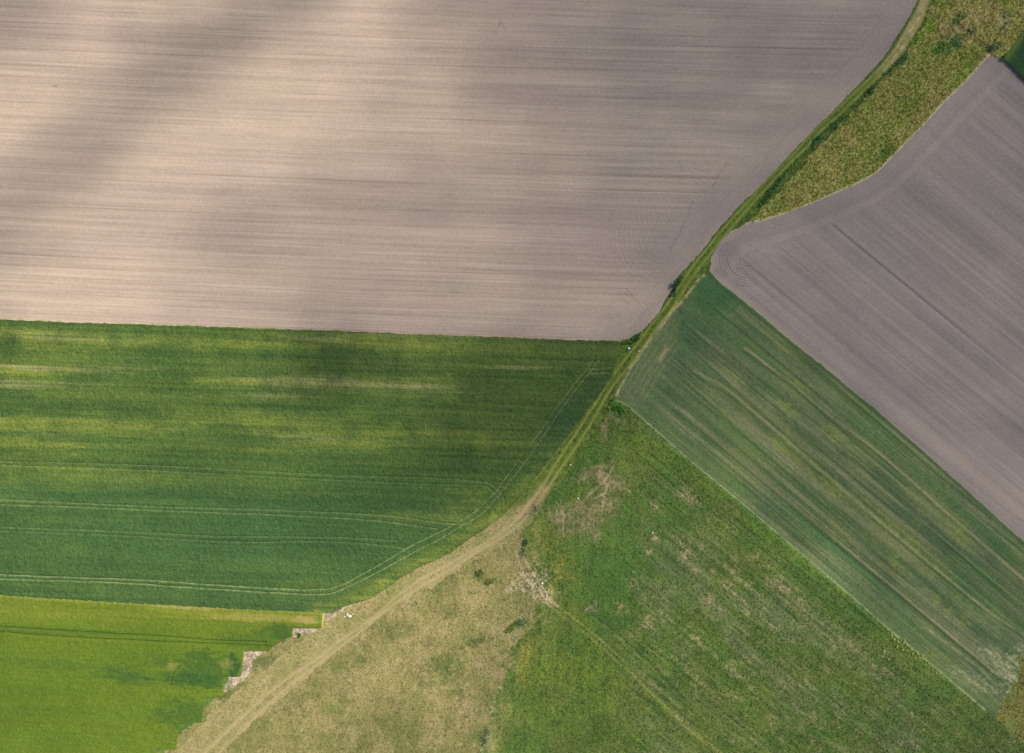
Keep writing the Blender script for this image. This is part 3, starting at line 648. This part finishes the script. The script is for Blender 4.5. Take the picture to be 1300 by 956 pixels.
# ------------------------------------------------------------------ the land, one object per field
WX = (X-CX)*S; WY = (CY-Y-DY)*S
vid = np.arange(NX*NY).reshape(NY, NX)
cr = R[:-1, :-1]
VCO = np.stack([WX, WY, Z], -1).reshape(-1, 3); VCL = COL.reshape(-1, 3)
def region_obj(ids, name, mat, label, cat):
    m = np.isin(cr, ids)
    i, j = np.nonzero(m)
    q = np.stack([vid[i+1, j], vid[i+1, j+1], vid[i, j+1], vid[i, j]], -1)
    used, inv = np.unique(q.ravel(), return_inverse=True)
    o = mesh_obj(name, VCO[used], inv.reshape(-1, 4), VCL[used], mat)
    tag(o, label, cat, 'structure')
    return o
region_obj([0], 'ploughed_field', M_soil, 'wide bare tilled field with fine level furrows above the green crop', 'field')
region_obj([1], 'ploughed_field', M_soil, 'bare tilled field with diagonal furrows between weedy meadow and striped crop', 'field')
region_obj([2], 'crop_field', M_crop, 'large dark green crop field with paired wheel lines', 'field')
region_obj([3], 'crop_field', M_crop, 'bright lime green crop strip with stepped end', 'field')
region_obj([4], 'crop_field', M_crop, 'thin green crop with diagonal tan stripes and a turning ring', 'field')
region_obj([9], 'crop_field', M_crop, 'small dark green crop corner beyond the weedy meadow', 'field')
region_obj([5], 'meadow_land', M_rough, 'weedy olive meadow between the track and the diagonal ploughed field', 'meadow')
region_obj([6, 10], 'meadow_land', M_rough, 'rough green meadow with bare pinkish patches beside the striped crop', 'meadow')
region_obj([7], 'meadow_land', M_rough, 'dry straw coloured meadow at the widening of the track', 'meadow')
region_obj([8], 'path', M_rough, 'two rut farm track with grassy middle running diagonally between fields', 'track')

# the ground below and out to the horizon
g = 9000.
co = []; fc = []
n = 40
lin_ = np.linspace(-1, 1, n+1); gx_ = np.sign(lin_)*np.abs(lin_)**1.6*g
for yy in gx_:
    for xx in gx_: co.append((xx, yy, -1.2))
for i in range(n):
    for j in range(n):
        a = i*(n+1)+j; fc.append((a, a+1, a+n+2, a+n+1))
co = np.array(co, f32)
gc = np.where((np.random.default_rng(3).random(len(co)) > .5)[:, None], A(90, 112, 56), A(190, 172, 150)).astype(f32)
o = mesh_obj('ground', co, np.array(fc), gc, M_soil); tag(o, 'open farmland stretching out to the horizon', 'ground', 'structure')

# ------------------------------------------------------------------ grass and weeds that nobody could count
def sample(px, py, arr):
    j = np.clip(np.searchsorted(xs, px), 0, NX-1); i = np.clip(np.searchsorted(ys, py), 0, NY-1)
    return arr[i, j]
def tufts(name, n, ok, label, cat, hgt=(.2, .5), spread=.22, blades=5, wid=.05, jit=.3, tint=None, box=(-45, -45, 1345, 1000), seed=1, mul=1.):
    r = np.random.default_rng(seed)
    px = r.uniform(box[0], box[2], n).astype(f32); py = r.uniform(box[1], box[3], n).astype(f32)
    k = ok(px, py, r); px = px[k]; py = py[k]; n = len(px)
    c = sample(px, py, COL)*(1+r.uniform(-jit, jit, (n, 1)))*mul
    if tint is not None:
        t, f = tint; w = (r.random((n, 1))*f).astype(f32); c = c*(1-w)+t*w
    z = sample(px, py, Zg)
    x = (px-CX)*S; y = (CY-py)*S
    B = blades
    th = r.uniform(0, 2*np.pi, (n, B)); h = r.uniform(hgt[0], hgt[1], (n, B)); sp = r.uniform(.3, 1, (n, B))*spread
    bx = x[:, None]+r.normal(0, spread*.35, (n, B)); by = y[:, None]+r.normal(0, spread*.35, (n, B))
    dx = np.cos(th); dy = np.sin(th)
    p0 = np.stack([bx-dy*wid, by+dx*wid, np.repeat(z[:, None], B, 1)-.06], -1)
    p1 = np.stack([bx+dy*wid, by-dx*wid, np.repeat(z[:, None], B, 1)-.06], -1)
    p2 = np.stack([bx+dx*sp*.45+dy*wid*.8, by+dy*sp*.45-dx*wid*.8, z[:, None]+h*.72], -1)
    p3 = np.stack([bx+dx*sp, by+dy*sp, z[:, None]+h], -1)
    co = np.stack([p0, p1, p2, p3], 2).reshape(-1, 3)
    fc = np.arange(n*B*4).reshape(-1, 4)
    cc = np.repeat(np.repeat(c, B, 0)*(1+r.uniform(-.12, .12, (n*B, 1))), 4, 0)
    o = mesh_obj(name, co, fc, np.clip(cc, .004, .9), M_leaf, 4, False)
    tag(o, label, cat, 'stuff')
    return o
def in_reg(ids, p=1.0, extra=None):
    def f(px, py, r):
        k = np.isin(sample(px, py, R), ids)
        if extra is not None: k &= extra(px, py, r)
        return k & (r.random(len(px)) < p)
    return f
dRut = np.minimum(dist(rutL, 12), dist(rutR, 12))
off = lambda px, py, r: sample(px, py, dRut) > 2.6
tufts('meadow_grass', 60000, in_reg([5]), 'mixed olive and brown weeds covering the north eastern meadow', 'grass', (.08, .3), .34, 5, .045, .26, box=(920, -45, 1345, 300), seed=5, mul=1.3)
tufts('meadow_grass', 130000, in_reg([6, 10], .7), 'green grass tufts over the rough meadow with bare patches', 'grass', (.05, .18), .26, 4, .045, .28, box=(630, 500, 1345, 1000), seed=6, mul=1.15)
tufts('dry_grass', 110000, in_reg([7], .6, off), 'straw coloured dry grass where the track widens', 'grass', (.04, .15), .26, 4, .04, .24, box=(180, 640, 720, 1000), seed=7, mul=1.1)
tufts('verge_grass', 320000, in_reg([8], .5, off), 'green verge grass along both sides of the farm track', 'grass', (.06, .22), .28, 4, .045, .3, box=(180, -45, 1200, 1000), seed=8)
tufts('tall_weeds', 13000, lambda px, py, r: (sample(px, py, beltm) > .25+.5*r.random(len(px))), 'belt of tall blue green weeds along the track beside the meadow', 'weeds', (.2, .7), .5, 6, .05, .35, tint=(A(70, 104, 62, .22), .6), box=(930, 50, 1180, 290), seed=9, mul=2.3)
rid = np.maximum(np.exp(-(dist(ridge, 20)/6)**2), .8*np.exp(-(dist(ridge2, 20)/6)**2))*np.clip(.35+1.6*n_mid+.6*n_fin, 0, 1)
tufts('tall_weeds', 26000, lambda px, py, r: (sample(px, py, rid) > .35+.5*r.random(len(px))), 'ragged grey green weeds edging the dry meadow', 'weeds', (.12, .4), .45, 6, .06, .4, tint=(A(150, 160, 120, .6), .8), box=(590, 620, 710, 980), seed=10, mul=1.25)

# ------------------------------------------------------------------ shrubs
def wpt(px, py):
    return float((px-CX)*S), float((CY-py)*S), float(sample(np.array([px]), np.array([py]), Zg)[0])
def blob_pts(r, n, rx, ry, rz, lumps):
    cs = r.normal(0, .48, (lumps, 3)); cs[:, 2] = np.abs(cs[:, 2])*.7
    rs = r.uniform(.3, .6, lumps)
    k = r.integers(0, lumps, n)
    d = r.normal(0, 1, (n, 3)); d /= np.linalg.norm(d, axis=1)[:, None]
    p = cs[k]+d*rs[k][:, None]*(r.random((n, 1))**.4)
    return p*np.array([rx, ry, rz])
def shrub(px, py, rad, h, c, label, seed, stretch=1., ang=0., name='shrub', leaf=.16, dens=1.0):
    r = np.random.default_rng(seed)
    x, y, z = wpt(px, py)
    root = bpy.data.objects.new(name, None); col.objects.link(root); root.location = (x, y, z)
    root.rotation_euler = (0, 0, ang)
    tag(root, label, 'shrub')
    n = int(520*rad*rad*stretch*dens)+110
    p = blob_pts(r, n, rad*stretch*.85, rad*.85, h*.55, int(7+4*rad*stretch)); p[:, 2] += h*.42
    p[:, 2] = np.maximum(p[:, 2], .05)
    t = r.normal(0, 1, (n, 3)); t /= np.linalg.norm(t, axis=1)[:, None]
    b = np.cross(t, r.normal(0, 1, (n, 3))); b /= np.linalg.norm(b, axis=1)[:, None]
    s = r.uniform(.6, 1.3, (n, 1))*leaf
    co = np.stack([p-t*s, p+b*s*.5, p+t*s, p-b*s*.5], 1).reshape(-1, 3)
    cc = np.repeat(np.array(c)[None]*(1.6+1.2*float(c[1] < .09))*(1+r.uniform(-.4, .4, (n, 1))), 4, 0)
    fo = mesh_obj('foliage', co, np.arange(n*4).reshape(-1, 4), cc, M_leaf, 4, False); fo.parent = root
    # stems: tapered limbs reaching into the foliage
    V_, F_ = [], []
    for k in range(6):
        e = p[r.integers(0, n)]*np.array([.8, .8, .9]); w = .05*h/2+.015
        m_ = e*.5+np.array([0, 0, .1*h]); prev = None
        for q, ww in ((np.array([r.normal(0, .05), r.normal(0, .05), -.15]), w), (m_, w*.65), (e, w*.25)):
            ring = []
            for a_ in range(5):
                th = a_*2*math.pi/5; V_.append((q[0]+ww*math.cos(th), q[1]+ww*math.sin(th), q[2])); ring.append(len(V_)-1)
            if prev:
                for a_ in range(5): F_.append((prev[a_], prev[(a_+1) % 5], ring[(a_+1) % 5], ring[a_]))
            prev = ring
    so = mesh_obj('stem', np.array(V_), np.array(F_), np.tile(np.array([[.12, .09, .06]]), (len(V_), 1)), M_bark, 4, True); so.parent = root
    return root
D1 = A(40, 60, 40, .25); D2 = A(60, 92, 50, .25); D3 = A(84, 118, 46, .3); D4 = A(98, 112, 78, .3); D5 = A(104, 126, 62, .6); D6 = A(110, 116, 62, .9)
shrub(856.5, 363, .9, 1.7, D1, 'darkest bush on the ploughed side of the track, beside a white stone', 21, 1.3, .8)
shrub(862, 356, .8, 1.3, D2, 'small green bush just uphill of the darkest bush at the soil edge', 22, 1.4, .9)
shrub(856, 371, .8, 1.0, A(74, 104, 72, .25), 'pale bluish bush on the track verge just below the darkest bush', 23, 1.3, .9)
shrub(806, 429, .9, 1.2, D2, 'green bush at the bottom corner of the wide ploughed field', 24, 1.6, .6)
shrub(796, 434, .7, 1.0, D3, 'yellow green bush between the soil corner and a white stone', 25, 1.3, .2)
shrub(781, 515, 1.1, .9, A(74, 122, 42, .35), 'bright green bush at the west tip of the striped crop', 26, 1.4, -.5)
shrub(790, 522, .9, .8, D3, 'low green bush under the striped crop tip, right of a brighter one', 27, 1.3, -.7)
shrub(1257, 62, .9, 1.2, D4, 'grey green bush at the pointed tip of the diagonal ploughed field', 30, 1.3, .5)
shrub(1271, 76, .55, .9, A(54, 70, 46, .25), 'tiny dark bush where the small dark crop corner begins', 31, 1.2, -.8)
shrub(648, 797, 1.3, .7, D5, 'broad green bush on the weedy ridge at the edge of the dry meadow', 32, 1.2, .4)
shrub(659, 790, 1.0, .8, A(98, 122, 80, .6), 'bluish bush touching the broad one on the weedy ridge', 33, 1.2, 1.0)
shrub(667, 688, .8, 1.0, A(80, 108, 74, .6), 'pale bluish bush where the track meets the dry meadow', 34, 1.6, 1.2)
shrub(608, 727, .9, .5, D6, 'low round green clump alone in the dry meadow, uphill of a darker one', 35, 1.1, 0, dens=.6)
shrub(621, 739, .8, .4, A(88, 100, 56, .9), 'low darker flat clump in the dry meadow', 36, 1.7, .1, dens=.7)
shrub(678, 722, .5, .8, A(170, 180, 84, .7), 'small yellow green clump among the stony litter', 37, 1.1, .3)
shrub(361.5, 812, .55, .7, A(124, 146, 92), 'pale clump at the corner of the lime crop between two bare notches', 38, 1.2, .2)
shrub(381, 806, .55, .7, A(84, 116, 52), 'small green clump at the lower edge of a bare notch', 39, 1.4, .5)
shrub(1037, 177, .9, 1.3, A(60, 96, 70, .22), 'bluish bush standing tallest in the weed belt, halfway up the track', 40, 1.6, .9)

# ------------------------------------------------------------------ stones
def stone(px, py, r_, c, label, seed, dz=0.):
    r_ = r_*.72
    r = np.random.default_rng(seed)
    import bmesh
    bm = bmesh.new(); bmesh.ops.create_icosphere(bm, subdivisions=3, radius=1.0)
    ax = r.uniform(.75, 1.25, 3)*np.array([1.15, .9, .6]); pl = r.normal(0, 1, (7, 3)); pl /= np.linalg.norm(pl, axis=1)[:, None]
    for vtx in bm.verts:
        p = np.array(vtx.co)
        for q in pl:
            d = p@q
            if d > .72: p = p-q*(d-.72)*.85
        p = p*(1+.04*r.normal())*ax*r_
        vtx.co = p
    me = bpy.data.meshes.new('stone'); bm.to_mesh(me); bm.free()
    a = me.attributes.new('tint', 'FLOAT_COLOR', 'POINT')
    a.data.foreach_set('color', np.tile(np.array([*c, 1.], f32), len(me.vertices)))
    me.materials.append(M_stone)
    o = bpy.data.objects.new('stone', me); col.objects.link(o)
    x, y, z = wpt(px, py); o.location = (x, y, z+r_*.28+dz); o.rotation_euler = (0, 0, r.uniform(0, 6))
    tag(o, label, 'stone')
W = np.array([.6, .6, .56]); W2 = np.array([.42, .40, .34]); W3 = np.array([.42, .38, .32])
stone(854.6, 360.6, .42, W, 'white stone poking out of the darkest bush beside the wide ploughed field', 51, .9)
stone(798, 442.5, .40, W, 'white stone in the grass at the bottom corner of the wide ploughed field', 52, .25)
stone(810.5, 446, .34, W2, 'pale stone between the ruts of the track beside the crop corner', 53, .1)
stone(444.5, 782, .55, W, 'largest white block beside the bare heap at the green crop corner', 54, .1)
stone(441.5, 780, .32, W, 'small white stone touching the upper side of the largest white block', 55, .1)
stone(448, 779.5, .28, W2, 'pale stone right of the largest white block', 56, .1)
stone(437.5, 782.5, .3, W3, 'grey stone left of the largest white block', 57, .05)
stone(688.5, 740, .34, W, 'white stone in the stony litter above the paired wheel lines', 58, .15)
stone(694, 757, .36, W2, 'pale stone where the wheel lines enter the green meadow', 59, .1)
stone(957.5, 281, .42, W2, 'pale stone at the lower tip of the weedy meadow by the soil edge', 60, .15)
stone(734, 632.5, .3, W, 'white stone at the upper edge of the pinkish bare patch', 61, .15)
stone(828, 676, .34, W2, 'pale stone above an orange patch in the rough meadow', 62, .1)
stone(724, 590, .3, W2, 'pale stone on the weedy line right of the track ruts', 63, .12)

# pale seeding grass clumps beside the striped crop
def reed(px, py, rad, label, seed, c=A(186, 190, 128, .4)*1.5, h=.32):
    r = np.random.default_rng(seed); n = 70
    th = r.uniform(0, 2*np.pi, n); sp = r.uniform(.2, 1, n)*rad; hh = r.uniform(.5, 1, n)*h; w = .035
    b = r.normal(0, rad*.2, (n, 2)); dx, dy = np.cos(th), np.sin(th)
    co = np.stack([np.stack([b[:, 0]-dy*w, b[:, 1]+dx*w, 0*hh-.1], -1), np.stack([b[:, 0]+dy*w, b[:, 1]-dx*w, 0*hh-.1], -1),
                   np.stack([b[:, 0]+dx*sp*.5+dy*w, b[:, 1]+dy*sp*.5-dx*w, hh*.8], -1), np.stack([b[:, 0]+dx*sp, b[:, 1]+dy*sp, hh], -1)], 1).reshape(-1, 3)
    cc = np.repeat(c[None]*(1+r.uniform(-.3, .2, (n, 1))), 4, 0)
    o = mesh_obj('grass_clump', co, np.arange(n*4).reshape(-1, 4), cc, M_leaf, 4, False)
    o.location = wpt(px, py)
    tag(o, label, 'grass clump', group='pale grass clumps beside the striped crop')
lab = 'pale seeding grass clump on the meadow edge beside the striped crop'
for k, (px, py) in enumerate([(1131, 806), (1134, 811), (1139, 814), (1147, 812), (1150, 818), (1156, 824), (1158, 829), (1163, 828), (1166, 834), (1161, 835), (1170, 831), (1174, 838), (1121, 826), (1127, 836), (1145, 824), (1138, 820), (1178, 841)]):
    reed(px, py, .42, lab, 80+k)

# ------------------------------------------------------------------ clouds (their shade lies over the fields)
KX = [(-40, -20, .55), (20, 20, .5), (60, 60, .15), (0, 150, 0), (60, 130, 0), (120, 60, .05), (130, 120, .25), (80, 190, .65), (30, 230, .55), (-30, 260, .5), (130, 170, .72), (170, 130, .72), (210, 100, .72), (250, 70, .68), (280, 45, .72), (330, 10, .74), (380, -20, .76), (200, 40, .3), (250, 10, .35),
      (180, 200, .15), (230, 150, .12), (300, 110, .1), (350, 70, .15), (410, 50, .1), (470, 60, .05), (430, 120, .1), (360, 150, .12), (180, 250, 0), (130, 270, .05), (240, 230, .05), (300, 200, .12), (60, 300, .2), (20, 300, .45), (130, 320, .1), (200, 310, .15), (290, 290, .32), (330, 270, .28),
      (60, 350, .08), (150, 370, .1), (250, 370, .25), (350, 360, .35), (420, 200, .3), (480, 170, .35), (520, 120, .25), (540, 50, .42), (600, 20, .58), (560, 200, .5), (450, 280, .46), (500, 260, .45), (550, 300, .46), (480, 340, .38), (600, 280, .5), (640, 330, .55), (600, 380, .5), (500, 390, .42), (420, 400, .4), (330, 410, .3),
      (650, 40, .75), (650, 120, .65), (620, 180, .55), (700, 80, .85), (700, 200, .7), (750, 150, .85), (700, 300, .65), (750, 330, .68), (720, 400, .6), (800, 60, .9), (820, 200, .88), (820, 300, .82), (880, 280, .85), (900, 100, .92), (1000, 50, .92), (1000, 200, .93), (1100, 100, .95), (1200, 60, .95), (1290, 60, .95),
      (1150, 200, .97), (1050, 300, .95), (1200, 300, .97), (1290, 250, .97), (950, 330, .9), (1100, 400, .92), (1250, 400, .95), (1000, 420, .88), (1150, 500, .88), (1290, 520, .9), (1250, 600, .86), (1300, 650, .84), (900, 420, .88), (850, 450, .85), (850, 500, .85), (950, 520, .85), (1050, 580, .84), (1150, 640, .82), (1250, 700, .84), (1300, 760, .82),
      (1000, 620, .75), (1150, 730, .78), (1250, 820, .75), (900, 580, .72),
      (0, 440, .25), (60, 440, .05), (150, 440, .1), (250, 440, .15), (340, 440, .15), (412, 450, 1.0), (430, 462, 1.0), (415, 482, .85), (480, 458, .6), (550, 450, .5), (640, 440, .75), (710, 450, .85), (770, 450, .95), (0, 500, .15), (100, 500, .15), (200, 500, .25), (300, 500, .25), (380, 520, .25), (450, 520, .3), (530, 520, .5), (600, 500, .8), (650, 520, .95), (680, 480, .9), (720, 500, 1.0), (700, 470, .9),
      (100, 580, .05), (200, 580, .15), (300, 580, .25), (400, 570, .25), (470, 560, .35), (540, 570, .65), (600, 575, .95), (600, 535, .95), (570, 590, .85), (650, 590, .8), (640, 560, .6), (700, 540, .95), (500, 610, .5), (560, 610, .65), (100, 680, .1), (250, 680, .15), (400, 640, .35), (450, 680, .3), (550, 640, .4), (600, 640, .45), (650, 620, .6),
      (760, 540, .7), (720, 590, .6), (760, 600, .5), (820, 600, .5), (800, 660, .45), (880, 640, .5), (720, 660, .45), (660, 670, .3), (600, 690, .1), (520, 720, .05), (450, 740, .1), (350, 720, .1), (200, 740, .05), (50, 740, 0), (0, 680, .1), (450, 800, 0), (550, 800, .05), (400, 850, 0), (550, 850, .1), (620, 780, .1), (640, 840, .25),
      (700, 740, .3), (700, 840, .45), (760, 720, .45), (780, 800, .45), (850, 740, .45), (850, 830, .45), (950, 700, .5), (950, 800, .5), (1050, 750, .5), (1050, 840, .5), (1150, 840, .55), (1200, 880, .6), (100, 800, 0), (200, 850, .05), (300, 850, 0), (50, 860, .05), (200, 930, .05), (500, 940, .2), (800, 940, .5), (1100, 950, .6), (1300, 930, .7), (-80, 500, .2), (-80, 850, .1), (-80, 100, .2),
      (-200, 0, .6), (-200, 500, .2), (-200, 900, .2), (300, 1100, .1), (900, 1100, .6), (1450, 900, .8), (1450, 400, .95), (1450, 0, .9), (1000, -120, .9), (500, -120, .5), (350, -120, .8), (0, -120, .5)]
KX = np.array(KX, float)
gs = 9.0
cgx = np.arange(-420, 1760, gs); cgy = np.arange(-420, 1300, gs)
GX, GY = np.meshgrid(cgx, cgy)
num = np.zeros(GX.shape); den = np.zeros(GX.shape)+1e-6
for x, y, s_ in KX:
    d2 = (GX-x)**2+(GY-y)**2
    w = np.exp(-d2/(2*30.**2))+.012*np.exp(-d2/(2*85.**2))+1e-5*np.exp(-d2/(2*260.**2))
    num += w*s_; den += w
SH = num/den
edge = ss(-420, -300, GX)*ss(1760, 1600, GX)*ss(-420, -300, GY)*ss(1300, 1180, GY)
SH = SH*edge
SH = np.clip(SH+.10*fbm(GX.astype(f32)/38, GY.astype(f32)/30, 901, 3)*ss(.02, .3, SH), 0, .97)
SIG = .30
SHc = np.clip((SH-.10)*1.13, 0, .97)
trans = 1-.82*SHc**.85
T = -np.log(np.clip(trans, .04, 1))*math.sin(EL)/SIG          # vertical thickness, metres
BASE = 430.
def clouds():
    m = T > .12
    Tt = np.where(m, T, 0)
    lab_ = np.zeros(m.shape, int); cur = 0
    cell = m[:-1, :-1] | m[1:, :-1] | m[:-1, 1:] | m[1:, 1:]
    lab_ = np.zeros(cell.shape, int)
    for i0 in range(cell.shape[0]):
        for j0 in range(cell.shape[1]):
            if cell[i0, j0] and not lab_[i0, j0]:
                cur += 1; st_ = [(i0, j0)]; lab_[i0, j0] = cur
                while st_:
                    i, j = st_.pop()
                    for a_, b_ in ((i+1, j), (i-1, j), (i, j+1), (i, j-1)):
                        if 0 <= a_ < cell.shape[0] and 0 <= b_ < cell.shape[1] and cell[a_, b_] and not lab_[a_, b_]:
                            lab_[a_, b_] = cur; st_.append((a_, b_))
    mt = bpy.data.materials.new('cloud_vapour'); mt.use_nodes = True
    nt = mt.node_tree
    nt.nodes.remove(nt.nodes['Principled BSDF'])
    pv = nt.nodes.new('ShaderNodeVolumePrincipled'); pv.inputs['Density'].default_value = SIG; pv.inputs['Color'].default_value = (.9, .9, .9, 1); pv.inputs['Anisotropy'].default_value = .3
    nt.links.new(pv.outputs[0], nt.nodes['Material Output'].inputs['Volume'])
    wxg = (GX-CX)*S+SUN[0]/SUN[2]*BASE; wyg = (CY-GY)*S+SUN[1]/SUN[2]*BASE
    names = ['broad thin cloud drifting high above the fields', 'smaller cloud wisp above the fields']
    for L_ in range(1, cur+1):
        i, j = np.nonzero(lab_ == L_)
        if len(i) < 12: continue
        idx = np.arange(GX.size).reshape(GX.shape)
        q = np.stack([idx[i+1, j], idx[i+1, j+1], idx[i, j+1], idx[i, j]], -1)
        used, inv = np.unique(q.ravel(), return_inverse=True); inv = inv.reshape(-1, 4)
        n_ = len(used)
        x = wxg.ravel()[used]; y = wyg.ravel()[used]; t = Tt.ravel()[used]
        top = np.stack([x, y, BASE+t*.6+.02], -1); bot = np.stack([x, y, BASE-t*.4-.02], -1)
        co = np.vstack([top, bot])
        e = np.concatenate([inv[:, [0, 1]], inv[:, [1, 2]], inv[:, [2, 3]], inv[:, [3, 0]]])
        key = {}
        for a_, b_ in e: key[(a_, b_)] = 1
        side = [(b_, a_, a_+n_, b_+n_) for a_, b_ in key if (b_, a_) not in key]
        fc = np.vstack([inv, inv[:, ::-1]+n_, np.array(side)])
        o = mesh_obj('cloud', co, fc, np.ones((len(co), 3), f32), mt, 4, False)
        tag(o, names[0] if len(i) > 3000 else names[1], 'cloud', 'structure')
clouds()

# ------------------------------------------------------------------ camera, light, world
cam = bpy.data.cameras.new('camera'); co_ = bpy.data.objects.new('camera', cam); col.objects.link(co_)
H = 1300*S*24/36
co_.location = (0, 0, H); co_.rotation_euler = (0, 0, 0)
cam.lens = 24; cam.sensor_width = 36; cam.clip_start = 1; cam.clip_end = 30000
sc.camera = co_
sun = bpy.data.lights.new('sun', 'SUN'); so = bpy.data.objects.new('sun', sun); col.objects.link(so)
sun.energy = 4.6; sun.angle = math.radians(.5); sun.color = (1, .92, .78)
from mathutils import Vector
so.rotation_euler = Vector((-SUN[0], -SUN[1], -SUN[2])).to_track_quat('-Z', 'Y').to_euler()
w = bpy.data.worlds.new('World'); sc.world = w; w.use_nodes = True
nt = w.node_tree
sky = nt.nodes.new('ShaderNodeTexSky'); sky.sky_type = 'NISHITA'; sky.sun_disc = False
sky.sun_elevation = EL; sky.sun_rotation = math.pi/2-AZ; sky.altitude = 200; sky.dust_density = 1.5
nt.links.new(sky.outputs[0], nt.nodes['Background'].inputs[0]); nt.nodes['Background'].inputs[1].default_value = .10
sc.view_settings.view_transform = 'Standard'; sc.view_settings.look = 'None'; sc.view_settings.gamma = 1; sc.view_settings.exposure = .63
sc.render.engine = 'CYCLES'
sc.cycles.use_denoising = False
sc.cycles.denoiser = 'OPENIMAGEDENOISE'
sc.cycles.denoising_input_passes = 'RGB_ALBEDO_NORMAL'
sc.cycles.max_bounces = 4; sc.cycles.diffuse_bounces = 2; sc.cycles.volume_bounces = 1; sc.cycles.transparent_max_bounces = 16
sc.cycles.filter_width = 1.3
